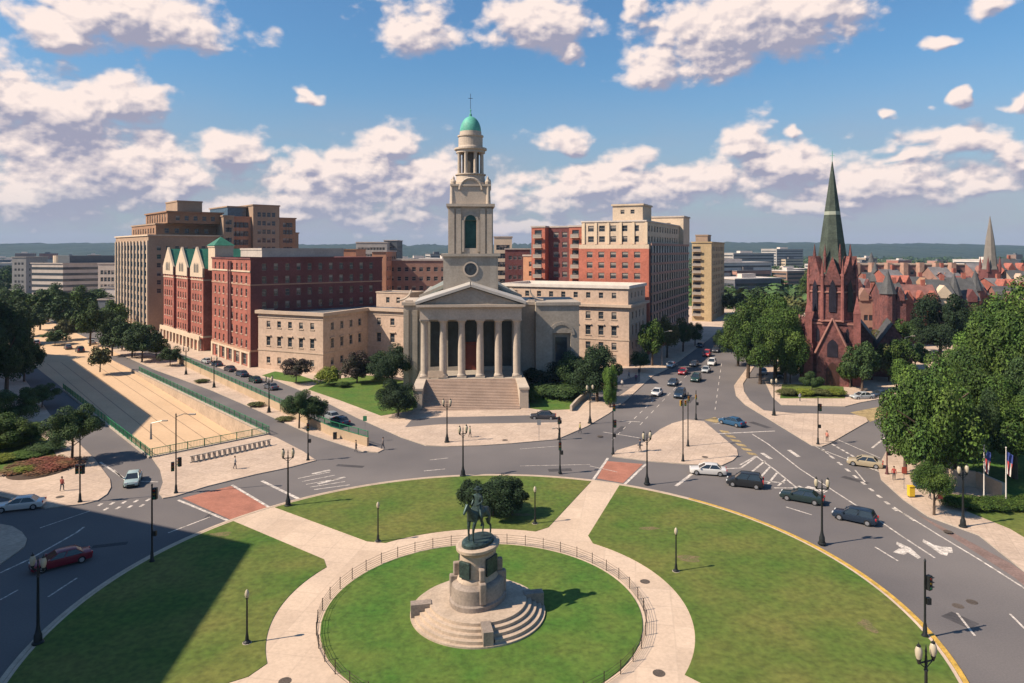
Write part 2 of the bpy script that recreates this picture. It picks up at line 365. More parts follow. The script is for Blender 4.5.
# dotted crossings right
for i in range(10):
    p = Vector((822, 449)).lerp(Vector((893, 508)), i / 9); line((p.x, p.y), (p.x + 4, p.y + 3), .4)
    p = Vector((832, 444)).lerp(Vector((874, 468)), i / 9); line((p.x, p.y), (p.x + 3, p.y + 2), .35)
pline([(820, 449), (880, 472)], .2); pline([(836, 439), (880, 458)], .16); line((872, 448), (886, 437), .3)
pline([(712, 434), (775, 431)], .35); pline([(712, 424), (745, 422)], .2)
for p, q in (((762, 453), (771, 459)), ((789, 450), (799, 457))): line(p, q, .6)
# chevron
pline([(740, 465), (756, 456), (775, 470), (797, 488), (774, 488)], .25)
for p, q in (((722, 469), (741, 468)), ((748, 475), (765, 461)), ((758, 480), (770, 467)), ((768, 484), (777, 473)), ((778, 486), (786, 479)), ((741, 468), (756, 457)), ((762, 481), (785, 483))): line(p, q, .28)
line((806, 487), (826, 492), 1.1); line((805, 489), (798, 486), .4)
line((617, 472), (590, 466), .12)
dash((612, 440), (662, 392), 9, .14); dash((640, 425), (690, 372), 9, .13); dash((715, 410), (722, 360), 8, .13); line((622, 421), (640, 422), .3); line((603, 432), (640, 438), .2)
for z in ([(515, 115), (570, 140), (612, 178), (600, 184), (560, 158), (545, 168), (500, 157), (522, 143), (536, 143), (513, 125)],
          [(620, 105), (665, 128), (690, 134), (735, 138), (740, 160), (722, 158), (716, 172), (690, 165), (655, 140), (618, 116)]):
    b.sheet([G(768 + x / 4, 513 + y / 4) for x, y in z], .012)
tag(b.build('lane_markings', white_m), kind='structure')
b = MB()
for q_ in range(6):
    x0, y0 = 719 + q_ * 5.4, 430 + q_ * 4.4
    b.sheet([G(x0, y0), G(x0 + 9, y0 + 1.2), G(x0 + 12, y0 + 3.6), G(x0 + 3, y0 + 2.6)], .009)
b.sheet([G(850, 412.5), G(893, 404), G(888, 415), G(870, 422), G(866, 418)], .009)
b.sheet([G(704, 420), G(715, 417), G(722, 421), G(716, 423)], .009)
tag(b.build('yellow_markings', yellowp), kind='structure')
for i, (x, y) in enumerate(((659, 675), (541, 480), (600, 437), (705, 458), (285, 683), (60, 498), (948, 533), (505, 441), (645, 583), (958, 606), (972, 602), (640, 446), (293, 642))):
    if i in (12,): continue
    p = G(x, y); b = MB(); zz = .155 if i not in (9, 10) else .012
    if i in (8, 0, 4): zz = .14
    b.lathe([(.45, zz - .02), (.45, zz)], 14, p); tag(b.build('ground_cover_plate', mat('iron_cover', (.09, .07, .055), .7, .3)), kind='structure')
# ------------------------------------------------------------------ buildings
WIN = {}
def win_mesh(w, h, st):
    k = (round(w, 2), round(h, 2), st)
    if k in WIN: return WIN[k]
    b = MB(); f = .09
    # local: x along wall, z up, outward is -y ; sits at reveal depth
    d = .22
    b.poly([(-w / 2, d, 0), (w / 2, d, 0), (w / 2, d, h), (-w / 2, d, h)], 0)
    for x0, x1, z0, z1 in ((-w / 2, -w / 2 + f, 0, h), (w / 2 - f, w / 2, 0, h), (-w / 2 + f, w / 2 - f, 0, f), (-w / 2 + f, w / 2 - f, h - f, h), (-w / 2 + f, w / 2 - f, h * .5 - f / 2, h * .5 + f / 2)):
        b.box(x0, x1, d - .06, d - .004, z0, z1, 1)
    if st in ('sill', 'hood', 'sillblind'): b.box(-w / 2 - .15, w / 2 + .15, -.14, .02, -.2, -.003, 2)
    if st == 'hood': b.box(-w / 2 - .3, w / 2 + .3, -.32, .02, h + .12, h + .4, 2)
    if st in ('blind', 'sillblind'): b.poly([(-w / 2 + f, d - .02, h * .62), (w / 2 - f, d - .02, h * .62), (w / 2 - f, d - .02, h - f), (-w / 2 + f, d - .02, h - f)], 1)
    if st == 'balc':
        b.box(-w / 2 - .2, w / 2 + .2, -1.1, -.003, -.25, -.08, 2); b.box(-w / 2 - .2, w / 2 + .2, -1.1, -1.04, -.08, .9, 1)
    o = b.build('window', [glass, frame_m, buff_tr]); me = o.data; bpy.data.objects.remove(o); WIN[k] = me; return me
def wall(b, A, B, z0, z1, ops, mi=0, depth=.25):
    """wall face A->B (outward = right of AB) with openings ops=(u0,u1,v0,v1)"""
    A = Vector(A[:2]); B = Vector(B[:2]); Ln = (B - A).length; d = (B - A) / Ln; inn = Vector((-d.y, d.x))
    us = sorted({0.0, Ln} | {round(o[0], 3) for o in ops} | {round(o[1], 3) for o in ops})
    vs = sorted({float(z0), float(z1)} | {round(o[2], 3) for o in ops} | {round(o[3], 3) for o in ops})
    P = lambda u, v, e=0: (A.x + d.x * u + inn.x * e, A.y + d.y * u + inn.y * e, v)
    for j in range(len(vs) - 1):
        run = None
        for i in range(len(us) - 1):
            um = (us[i] + us[i + 1]) / 2; vm = (vs[j] + vs[j + 1]) / 2
            hole = any(o[0] < um < o[1] and o[2] < vm < o[3] for o in ops)
            if not hole: b.poly([P(us[i], vs[j]), P(us[i + 1], vs[j]), P(us[i + 1], vs[j + 1]), P(us[i], vs[j + 1])], mi)
    for u0, u1, v0, v1 in ops:
        b.poly([P(u0, v0), P(u1, v0), P(u1, v0, depth), P(u0, v0, depth)], mi)
        b.poly([P(u0, v1, depth), P(u1, v1, depth), P(u1, v1), P(u0, v1)], mi)
        b.poly([P(u0, v0), P(u0, v0, depth), P(u0, v1, depth), P(u0, v1)], mi)
        b.poly([P(u1, v0, depth), P(u1, v0), P(u1, v1), P(u1, v1, depth)], mi)
    return P, d
def offp(poly, e):
    out = []; n = len(poly)
    for i in range(n):
        a, p, c = Vector(poly[i - 1][:2]), Vector(poly[i][:2]), Vector(poly[(i + 1) % n][:2])
        d1 = (p - a).normalized(); d2 = (c - p).normalized(); n1 = Vector((d1.y, -d1.x)); n2 = Vector((d2.y, -d2.x))
        m = (n1 + n2); m = m / max(.3, m.dot(n1)) ; out.append((p.x + m.x * e, p.y + m.y * e))
    return out
class Bld:
    def __init__(s, name, label, cat, c, group=None):
        s.root = thing(name, label, cat, (c[0], c[1], 0), 0, group, world=True); s.wins = []; s.c = c
    def vol(s, foot, z0, z1, m, edges={}, roof=None, cornice=.35, ctm=None, ch=.5, bands=(), band_m=None, name='wall', em={}, split=None):
        """foot ccw. edges[i] = dict(n,w,h,rows,m0,m1,st). split=(z, material) upper part other material"""
        b = MB(); n = len(foot); mm = [m] + ([split[1]] if split else []) + list(em.values()); ek = list(em)
        for i in range(n):
            A = Vector(foot[i][:2]); B = Vector(foot[(i + 1) % n][:2]); Ln = (B - A).length
            e = edges.get(i); ops = []
            if e:
                es = e if isinstance(e, list) else [e]
                for e in es:
                    w, h = e['w'], e['h']; a0 = e.get('m0', w); a1 = Ln - e.get('m1', e.get('m0', w)); k = e['n']
                    for r in e['rows']:
                        for q in range(k):
                            u = a0 + (a1 - a0) * ((q + .5) / k if e.get('mid', 1) else q / max(1, k - 1))
                            if e.get('skip') and (q, r) in e['skip']: continue
                            ops.append((u - w / 2, u + w / 2, r, r + h))
                            d = (B - A) / Ln; p = A + d * u
                            s.wins.append((p.x, p.y, r, math.atan2(d.y, d.x), w, h, e.get('st', 'plain')))
            if split:
                zs = split[0]
                wall(b, A, B, z0, zs, [o for o in ops if o[2] < zs], 0); wall(b, A, B, zs, z1, [o for o in ops if o[2] >= zs], 1)
            else: wall(b, A, B, z0, z1, ops, (1 + ek.index(i)) if i in em else 0)
        b.sheet(foot, z1 - .02); b.build(name, mm, s.root)
        for zb, hb in bands:
            bb = MB(); P = offp(foot, .12); Q = offp(foot, -.01)
            for i in range(n):
                j = (i + 1) % n; bb.prism([P[i], P[j], Q[j], Q[i]], zb, zb + hb)
            bb.build('string_course', band_m or ctm or m, s.root)
        if cornice:
            bb = MB(); P = offp(foot, cornice); Q = offp(foot, -.35)
            for i in range(n):
                j = (i + 1) % n; bb.prism([P[i], P[j], Q[j], Q[i]], z1, z1 + ch)
            bb.build('cornice', ctm or m, s.root)
        if roof: bb = MB(); bb.sheet(offp(foot, -.35) if cornice else foot, z1 + .04); bb.build('roof', roof, s.root)
    def box(s, name, m, args, cx, cy, rot=0, z=0):
        b = MB(); M = Matrix.Translation((cx, cy, z)) @ Matrix.Rotation(rot, 4, 'Z'); b.box(*args, M=M); return b.build(name, m, s.root)
    def done(s, cap=96):
        rt = s.root; cam = Vector((0, 0, 30)); px = Vector(rt.location)
        def vis(w):
            dx, dy = math.cos(w[3]), math.sin(w[3]); nx, ny = dy, -dx
            dist = (Vector((w[0], w[1], w[2])) - cam).length
            return -( (-w[0]) * nx + (-w[1]) * ny) / dist / dist * w[4] * w[5]
        s.wins.sort(key=vis)
        rw_ = random.Random(int(px.x * 10)); s.wins = [(*w[:6], {'plain': 'blind', 'sill': 'sillblind', 'hood': 'hood'}.get(w[6], w[6]) if rw_.random() < .35 else w[6]) for w in s.wins]
        for w in s.wins[:cap]:
            o = bpy.data.objects.new('window', win_mesh(w[4], w[5], w[6])); C.objects.link(o); o.parent = rt
            o.location = (w[0] - px.x, w[1] - px.y, w[2]); o.rotation_euler = (0, 0, w[3])
        rest = s.wins[cap:]
        if rest:
            V = []; Fc = []; mi = []
            for w in rest:
                me = win_mesh(w[4], w[5], w[6]); k = len(V); M = Matrix.Translation((w[0] - px.x, w[1] - px.y, w[2])) @ Matrix.Rotation(w[3], 4, 'Z')
                V += [tuple(M @ v.co) for v in me.vertices]; Fc += [tuple(k + q for q in p.vertices) for p in me.polygons]; mi += [p.material_index for p in me.polygons]
            me = bpy.data.meshes.new('window'); me.from_pydata(V, [], Fc)
            for m in (glass, frame_m, buff_tr): me.materials.append(m)
            me.polygons.foreach_set('material_index', mi); me.update()
            o = bpy.data.objects.new('window', me); C.objects.link(o); o.parent = rt; o['kind'] = 'stuff'; o['label'] = 'the many remaining windows'
g1 = Vector((.41, .912)); g2 = Vector((-.912, .41))
def quadp(o, u, a, v, bb):  # ccw quad from origin o along u (len a) and v (len bb)
    o = Vector(o); u = Vector(u); v = Vector(v); P = [o, o + u * a, o + u * a + v * bb, o + v * bb]
    ar = u.x * v.y - u.y * v.x
    return [tuple(p) for p in (P if ar > 0 else P[::-1])]
# --- church office wing, left (beige, L shaped)
A0 = Vector((-45.6, 169.0))
B_ = Bld('office_wing', 'three storey buff stone office wing with five lit window columns, left of the columned church', 'building', (-45, 185))
w1 = A0 + g2 * 20.5; w2 = A0 + g1 * 18
foot = [tuple(w1), tuple(A0), tuple(w2), tuple(w2 - g2 * 15.5), tuple(w2 - g2 * 15.5 + g1 * 16), tuple(w1 + g1 * 34)]
B_.vol(foot, 0, 14.0, buff, {0: [dict(n=5, w=1.2, h=1.6, rows=[1.6], m0=1.6, st='sill'), dict(n=5, w=1.25, h=2.3, rows=[6.0], m0=1.6, st='hood'), dict(n=5, w=1.2, h=1.6, rows=[10.6], m0=1.6, st='sill')],
      1: [dict(n=4, w=1.2, h=1.8, rows=[1.8, 10.4], m0=1.6, st='sill'), dict(n=4, w=1.25, h=2.3, rows=[6.0], m0=1.6, st='hood')],
      2: [dict(n=3, w=1.3, h=1.8, rows=[1.8, 10.4], m0=1.4, st='sill'), dict(n=3, w=1.4, h=2.4, rows=[5.9], m0=1.4, st='hood')],
      5: [dict(n=7, w=1.2, h=1.9, rows=[1.8, 6, 10.4], m0=1.6, st='sill')]},
      roof=mat('metal_roof_grey', (.13, .14, .15), .5, .15, .4), cornice=.6, ctm=buff_tr, ch=.8, bands=((4.7, .3), (13.0, .25)), band_m=buff_tr)
q = w2 - g2 * 1.0 + g1 * 2.5
B_.vol([tuple(q), tuple(q - g2 * 10.5), tuple(q - g2 * 10.5 + g1 * 7), tuple(q + g1 * 7)], 14.85, 18.6, buff, {0: dict(n=2, w=1.1, h=1.5, rows=[16.0], m0=2)}, roof=roof_g, cornice=.15, ctm=buff_tr, ch=.3, name='penthouse_wall')
B_.done()
# --- right wing
A1 = Vector((30.0, 179.5))
B_ = Bld('office_wing', 'tall buff stone wing with a set back attic storey, right of the columned church', 'building', (20, 195))
foot = [tuple(A1 + g2 * 36), tuple(A1), tuple(A1 + g1 * 19), tuple(A1 + g1 * 19 + g2 * 36)]
B_.vol(foot, 0, 15.2, buff, {0: [dict(n=9, w=1.35, h=1.9, rows=[12.0], m0=2.2, st='sill'), dict(n=9, w=1.4, h=2.5, rows=[7.8], m0=2.2, st='hood'), dict(n=9, w=1.35, h=1.9, rows=[4.1, .9], m0=2.2, st='sill')],
      1: [dict(n=4, w=1.35, h=1.9, rows=[.9, 4.1, 12.0], m0=2, st='sill'), dict(n=4, w=1.4, h=2.5, rows=[7.8], m0=2, st='hood')]},
      cornice=.75, ctm=buff_tr, ch=.7, bands=((6.6, .3),), band_m=buff_tr)
foot = [tuple(A1 + g2 * 35.7 + g1 * .3), tuple(A1 + g2 * .3 + g1 * .3), tuple(A1 + g1 * 18.7 + g2 * .3), tuple(A1 + g1 * 18.7 + g2 * 35.7)]
B_.vol(foot, 15.9, 20.0, buff, {0: dict(n=9, w=1.2, h=1.5, rows=[17.4], m0=2, st='plain'), 1: dict(n=4, w=1.2, h=1.5, rows=[17.4], m0=2)}, roof=roof_w, cornice=.4, ctm=mat('white_coping', (.62, .55, .48), .8, .1), ch=.8, name='attic_wall')
B_.done()
# --- the columned church
cx0, cy0 = -8.4, 143.0
S = 'columned_church'
ch = thing(S, 'grey limestone church with six columns, a tall tiered steeple and a green dome', 'church', (cx0, cy0, 0), R(3.6))
def cp(name, b, m, parent=ch, **k): return b.build(name, m, parent, **k)
b = MB(); b.box(-10.9, 10.9, -1.6, 9.5, 0, 4.0); cp('podium', b, stone)
b = MB()
NS = 21
for i in range(NS):
    y0 = -12.6 + i * (11.0 / NS); b.box(-9.15, 9.15, y0, -1.603, 4.0 * i / NS + (.001 if i else 0), 4.0 * (i + 1) / NS - .0)
cp('steps', b, mat('step_stone', (.36, .265, .205), .85, .14, .4, 4))
for s in (-1, 1):
    b = MB(); b.box(min(s * 9.153, s * 10.8), max(s * 9.153, s * 10.8), -11.6, -1.603, 0, 3.7); b.box(min(s * 9.0, s * 10.95), max(s * 9.0, s * 10.95), -11.75, -1.603, 3.703, 4.1)
    cp('stair_cheek_wall', b, stone_l)
for i in range(6):
    x = -9.4 + 3.76 * i; b = MB()
    b.box(x - .95, x + .95, -.95, .95, 4.003, 4.35); b.lathe([(.9, 4.353), (.92, 4.6), (.78, 4.75), (.76, 5.0), (.75, 9), (.66, 14.9), (.7, 15.0), (.72, 15.2), (.9, 15.5), (.98, 15.6)], 20, (x, 0)); b.box(x - 1, x + 1, -1, 1, 15.603, 15.9)
    cp('column', b, mat('column_stone', (.43, .36, .29), .8, .1, .4, 2), smooth=True)
b = MB(); b.box(-10.3, 10.3, -1.1, 9.5, 15.903, 18.2); b.box(-10.5, 10.5, -1.4, 9.5, 18.203, 18.5); b.box(-11.0, 11.0, -2.0, 9.5, 18.503, 19.0)
cp('entablature', b, stone_l)
b = MB()
for y0, y1, e, zz, xx in ((-1.2, 9.5, 0, 22.4, 10.4),):
    n = len(b.v); b.v += [(-xx, y0, 19.003), (xx, y0, 19.003), (0, y0, zz), (-xx, y1, 19.003), (xx, y1, 19.003), (0, y1, zz)]
    b.f += [(0, 1, 2), (3, 5, 4), (0, 3, 4, 1), (1, 4, 5, 2), (0, 2, 5, 3)]; b.m += [0] * 5
cp('pediment', b, stone)
for s in (-1, 1):
    b = MB(); M = Matrix.Translation((0, 0, 22.55)) @ Matrix.Rotation(s * math.atan2(3.5, 11.0), 4, 'Y')
    b.box(0 if s > 0 else -11.6, 11.6 if s > 0 else 0, -2.0, 14, 0.02, .55, 0, M); cp('portico_roof', b, mat('lead_roof_pale', (.40, .37, .33), .6, .15, .4))
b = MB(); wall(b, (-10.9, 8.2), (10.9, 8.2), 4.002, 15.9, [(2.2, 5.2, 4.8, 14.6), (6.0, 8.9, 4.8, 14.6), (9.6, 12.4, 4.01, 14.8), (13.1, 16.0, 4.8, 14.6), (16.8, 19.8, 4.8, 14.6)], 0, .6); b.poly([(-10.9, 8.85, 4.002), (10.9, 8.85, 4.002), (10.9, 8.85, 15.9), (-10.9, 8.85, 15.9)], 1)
cp('porch_wall', b, [stone, mat('porch_window_and_shade', (.035, .045, .045), .3, .3)])  # windows enlarged so their dark fill also paints the shade behind the columns
b = MB(); b.box(-1.3, 1.3, 8.6, 8.8, 4.003, 9.5); b.box(-1.4, 1.4, 8.45, 8.8, 9.6, 10.1); cp('door', b, mat('door_red_brown', (.16, .035, .02), .6, .2))
b = MB(); b.box(-8.7, -5.6, -1.35, -1.3, 4.25, 5.6); cp('notice_board', b, cream)
# main body
b = MB(); b.box(-14.5, 14.0, 9.503, 24, 0, 18.0); b.box(-11.5, 11.5, 24.003, 60, 0, 19.5)
for x in (-14.5, -12.6): b.box(x, x + 1.1, 9.1, 9.5, 0, 17.0)
cp('body_wall', b, stone)
b = MB(); b.box(-14.9, 14.4, 9.15, 24.4, 18.003, 18.7); cp('body_cornice', b, stone_l)
for s in (-1, 1):
    b = MB(); n = len(b.v); b.v += [(s * 12.2, 12, 18.71), (0, 12, 25.2), (0, 60.5, 25.2), (s * 12.2, 60.5, 18.71), (s * 12.2, 12, 18.3), (0, 12, 24.8), (0, 60.5, 24.8), (s * 12.2, 60.5, 18.3)]
    for f in ((0, 1, 2, 3), (7, 6, 5, 4), (0, 4, 5, 1), (1, 5, 6, 2), (2, 6, 7, 3), (3, 7, 4, 0)): b.f.append(f); b.m.append(0)
    cp('nave_roof', b, mat('lead_roof_green_grey', (.22, .235, .20), .6, .25, .4))
b = MB(); b.box(-11.4, 11.4, 12.3, 12.8, 18.72, 20); 
n = len(b.v); b.v += [(-11.4, 12.3, 20.003), (11.4, 12.3, 20.003), (0, 12.3, 25.0), (-11.4, 12.8, 20.003), (11.4, 12.8, 20.003), (0, 12.8, 25.0)]
for f in ((0, 1, 2), (3, 5, 4), (1, 4, 5, 2), (0, 2, 5, 3)): b.f.append(tuple(n + q for q in f)); b.m.append(0)
cp('gable', b, stone)
# scroll volutes at the shoulders
for s in (-1, 1):
    b = MB(); pts = [(s * (16.0 - 3.0 * math.sin(R(a))), 21.3 - 2.3 * math.cos(R(a)) ) for a in range(0, 91, 10)]
    for (xa, za), (xb, zb) in zip(pts, pts[1:]): b.cyl((xa, 10.6, za), (xb, 10.6, zb), .2, .2, 8)
    b.box(min(s * 12.6, s * 14.2), max(s * 12.6, s * 14.2), 10.2, 11.2, 18.71, 19.0); cp('scroll_volute', b, stone_l, smooth=True)
# right transept wall with arched niche
b = MB(); wall(b, (14.05, 7.5), (23.5, 7.5), 0, 18, [(3.6, 7.6, 3, 12)], 0, 1.0); b.box(14.05, 23.5, 8.503, 24, 0, 17.9); b.box(14.0, 23.8, 7.2, 24.3, 18.003, 18.7)
b.poly([(23.5, 7.5, 0), (23.5, 8.5, 0), (23.5, 8.5, 18), (23.5, 7.5, 18)]); b.poly([(14.05, 8.5, 0), (14.05, 7.5, 0), (14.05, 7.5, 18), (14.05, 8.5, 18)])
for i in range(12):  # arch voussoirs ring
    a = R(180 * (i + .5) / 12); M = Matrix.Translation((14.05 + 5.6 + 2.5 * math.cos(a), 7.35, 11.6 + 2.5 * math.sin(a))) @ Matrix.Rotation(-a + math.pi / 2, 4, 'Y'); b.box(-.36, .36, 0, .4, -.35, .35, 0, M)
cp('transept_wall', b, stone)
b = MB(); b.box(18.4, 20.9, 8.0, 8.4, 3, 11); cp('niche_window', b, glass)
# steeple, stages
TY = 16.5
b = MB(); b.box(-6.0, 6.0, TY - 6, TY + 6, 18.72, 28.6); b.box(-6.5, 6.5, TY - 6.5, TY + 6.5, 28.603, 29.2); cp('tower_base', b, stone)
b = MB(); b.cyl((0, TY - 6.15, 25.8), (0, TY - 6.02, 25.8), 1.35, n=24); cp('round_window', b, glass)
b = MB(); b.lathe([(1.35, 0), (1.35, .25), (1.7, .25), (1.7, 0)], 24); 
for i, v in enumerate(b.v): b.v[i] = (v[0], TY - 6.0 - v[2], 25.8 + v[1])
cp('round_window_frame', b, stone_l)
b = MB()
for k in range(4):
    M = Matrix.Translation((0, TY, 0)) @ Matrix.Rotation(k * math.pi / 2, 4, 'Z')
    bb = MB(); wall(bb, (-4.6, -4.6), (4.6, -4.6), 29.2, 39.6, [(3.35, 5.85, 30.4, 36.6)], 0, .8)
    for i in range(9):
        a = R(180 * (i + .5) / 9); M2 = Matrix.Translation((1.45 * math.cos(a), -4.8, 36.5 + 1.45 * math.sin(a))) @ Matrix.Rotation(-a + math.pi / 2, 4, 'Y'); bb.box(-.28, .28, 0, .3, -.22, .22, 0, M2)
    for x in (-4.7, -3.2, 2.1, 3.6): bb.box(x, x + 1.1, -4.95, -4.603, 29.21, 39.2)
    bb.box(-2.0, -1.45, -4.9, -4.603, 29.6, 36.6); bb.box(1.45, 2.0, -4.9, -4.603, 29.6, 36.6)
    k0 = len(b.v); b.v += [tuple(M @ Vector(v)) for v in bb.v]; b.f += [tuple(k0 + q for q in f) for f in bb.f]; b.m += bb.m
b.box(-5.35, 5.35, TY - 5.35, TY + 5.35, 39.603, 40.2); cp('belfry', b, mat('tower_stone', (.41, .345, .275), .8, .12, .3, 2))
for k in range(4):
    b = MB(); M = Matrix.Translation((0, TY, 0)) @ Matrix.Rotation(k * math.pi / 2, 4, 'Z'); b.box(-1.25, 1.25, -3.85, -3.78, 30.4, 36.6, 0, M)
    bb = MB(); 
    b.poly([M @ Vector((1.3 * math.cos(R(a)), -4.64, 36.6 + 1.3 * math.sin(R(a)))) for a in range(0, 181, 15)])
    cp('louvre_window', b, mat('verdigris_louvre', (.02, .075, .065), .6, .25, 1, 6))
b = MB(); b.box(-4.2, 4.2, TY - 4.2, TY + 4.2, 40.203, 44.2); b.box(-4.5, 4.5, TY - 4.5, TY + 4.5, 44.203, 44.6)
for k in range(4):
    M = Matrix.Translation((0, TY, 0)) @ Matrix.Rotation(k * math.pi / 2, 4, 'Z')
    pts = [(2.5 * math.cos(R(a)), 2.5 * math.sin(R(a))) for a in range(0, 181, 18)]
    for (xa, za), (xb, zb) in zip(pts, pts[1:]): b.cyl(M @ Vector((xa, -4.3, 43.4 + za)), M @ Vector((xb, -4.3, 43.4 + zb)), .3, n=6)
    b.poly([M @ Vector((x, -4.25, 43.4 + z)) for x, z in pts]); b.cyl(M @ Vector((3.9, -4.1, 40.2)), M @ Vector((3.9, -4.1, 44.4)), .55, .4, 8)
    b.lathe([(.5, 44.6), (.6, 45.2), (.3, 45.7), (.25, 46.1), (.02, 46.5)], 8, tuple((M @ Vector((3.8, -3.8, 0)))[:2]))
cp('clock_stage', b, stone_l)
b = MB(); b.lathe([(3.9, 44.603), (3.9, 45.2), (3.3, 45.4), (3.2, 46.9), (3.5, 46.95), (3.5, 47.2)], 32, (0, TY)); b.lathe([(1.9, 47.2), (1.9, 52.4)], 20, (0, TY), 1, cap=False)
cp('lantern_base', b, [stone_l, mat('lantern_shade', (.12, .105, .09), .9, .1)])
for i in range(8):
    a = R(22.5 + 45 * i); x, y = 2.75 * math.cos(a), TY + 2.75 * math.sin(a); b = MB(); b.lathe([(.48, 47.203), (.42, 47.5), (.38, 51.6), (.5, 52.0)], 10, (x, y)); cp('lantern_column', b, stone_l, smooth=True)
b = MB(); b.lathe([(3.3, 52.003), (3.3, 52.5), (3.7, 52.7), (3.7, 53.1), (2.9, 53.2), (2.75, 53.6), (2.75, 55.6), (2.95, 55.7), (2.95, 56.0), (2.5, 56.05), (2.45, 56.9)], 32, (0, TY)); cp('lantern_cornice', b, stone_l)
b = MB(); b.lathe([(2.4 * math.cos(R(a)), 56.9 + 3.5 * math.sin(R(a))) for a in range(0, 84, 6)] + [(.3, 60.45), (.3, 60.9), (.12, 61.1), (.1, 61.6), (.22, 61.8), (.02, 62.1)], 28, (0, TY)); cp('dome', b, copper, smooth=True)
b = MB(); b.cyl((0, TY, 62.0), (0, TY, 65.6), .05, n=6); b.box(-.5, .5, TY - .03, TY + .03, 64.5, 64.6); cp('weather_vane', b, iron)
# --- low curved white wall by the lawn
b = MB(); pts = [G(572, 412), G(578, 405), G(587, 397.5), G(592, 396)]
for p, q in zip(pts, pts[1:]): b.obox(p, q, .1, 1.2, .4)
tag(b.build('garden_wall', stone_l), 'low pale curved wall at the right end of the church lawn', 'wall')
# --- brick apartment house with three green gables
u = Vector((-.651, .759)); v = Vector((.759, .651)); nf = -v
O = Vector((-66.5, 178.0))
B_ = Bld('gabled_apartment_house', 'red brick apartment house with three cream gables and green roofs', 'building', (-90, 215))
fz = [4.9 + 3.3 * i for i in range(7)]
lenA = 30.0
def P2(a, bb, o=O): return tuple(o + u * a + v * bb)
# right block: facade edge runs from far to near -> ccw: start near corner going v, then u
foot = [P2(0, 0), P2(0, 38), P2(lenA, 38), P2(lenA, 0)]
B_.vol(foot, 0, 27.6, redb, {3: [dict(n=8, w=1.15, h=1.9, rows=fz[0:7], m0=1.2, st='sill'), dict(n=5, w=2.6, h=3.0, rows=[.4], m0=1.5)],
      0: [dict(n=11, w=1.15, h=1.8, rows=fz[0:7], m0=2)]}, roof=roof_g, cornice=.2, ctm=darkb, ch=.4, bands=((4.0, .5), (20.9, .3)), band_m=mat('rose_band', (.42, .25, .17), .8, .1), em={0: darkb})  # same brick painted darker on the side wall that lies in shade
# cream ground storey facing
b = MB(); a_ = P2(lenA, 0); c_ = P2(0, 0)
for i in range(6):
    t0 = i / 5 * (lenA - 1.2); b.obox(P2(t0 + 1.2, 0), P2(t0, 0), 0, 4.0, .35, out=.3)
b.obox(P2(lenA, 0), P2(0, 0), 3.45, 3.95, .3, out=.28); b.build('stone_base', cream, B_.root)
for a_ in (14.2, 15.8):
    b = MB(); b.obox(P2(a_ + .35, 0), P2(a_ - .35, 0), 4.6, 27.0, .3, out=.35); b.build('recess_shade_strip', darkb, B_.root)  # raised dark strips paint the shade of recessed gaps between bays
b = MB(); b.obox(P2(lenA, 0), P2(0, 0), 24.3, 24.7, .25, out=.2); b.build('stone_band', cream, B_.root)
# three gable bays
for k in range(3):
    a0 = lenA + 8 + k * 15.4; a1 = a0 + 12.0
    foot = [P2(a0, 0), P2(a0, 30), P2(a1, 30), P2(a1, 0)]
    B_.vol(foot, 0, 24.4, redb, {3: [dict(n=4, w=1.1, h=1.9, rows=fz[0:6], m0=.8, st='sill'), dict(n=2, w=3.0, h=3.2, rows=[.3], m0=.7)]}, cornice=0, bands=((4.0, .5), (20.9, .3)), band_m=cream)
    b = MB(); A = Vector(P2(a1, 0)) + nf * .25; Bq = Vector(P2(a0, 0)) + nf * .25; M_ = (A + Bq) / 2
    def T(p, e, z): p = p + v * e; return (p.x, p.y, z)
    for pts in ([(A, 21.9), (Bq, 21.9), (Bq, 24.6), (M_, 31.0), (A, 24.6)],):
        f1 = [T(p, 0, z) for p, z in pts]; f2 = [T(p, .6, z) for p, z in pts]; b.poly(f1); b.poly(f2[::-1])
        for i in range(5): j = (i + 1) % 5; b.poly([f1[j], f1[i], f2[i], f2[j]])
    b.build('cream_gable', cream, B_.root)
    for dx in (-1.7, 0, 1.7):
        d = (Bq - A).normalized(); p = M_ + d * dx - v * .03
        b = MB(); pts = [(-.5, 23.2), (.5, 23.2), (.5, 25.4), (0, 26.2), (-.5, 25.4)]; b.poly([T(p + d * x, 0, z) for x, z in pts]); b.build('gable_window', glass, B_.root)
    b = MB(); X = [T(A, .5, 24.42), T(Bq, .5, 24.42), T(M_, .5, 30.4)]; Y_ = [T(A, 28, 24.42), T(Bq, 28, 24.42), T(M_, 22, 30.4)]
    b.poly([X[0], X[2], Y_[2], Y_[0]]); b.poly([X[1], Y_[1], Y_[2], X[2]]); b.poly([Y_[0], Y_[2], Y_[1]]); b.build('green_roof', greenroof, B_.root)
    # recess behind to the next bay
    r0 = a1; r1 = a1 + 3.4
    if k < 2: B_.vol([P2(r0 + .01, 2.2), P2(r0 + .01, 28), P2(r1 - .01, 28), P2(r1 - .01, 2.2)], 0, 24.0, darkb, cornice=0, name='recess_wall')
# arcade of the long stone base
b = MB(); b.obox(P2(lenA + 51, 0), P2(lenA + 8, 0), 3.3, 4.6, .3, out=1.2)
for i in range(12): b.obox(P2(lenA + 9.0 + i * 3.75 + 1.0, 0), P2(lenA + 9.0 + i * 3.75 - .2, 0), 0, 3.297, .5, out=1.2)
b.build('arcade', cream, B_.root)
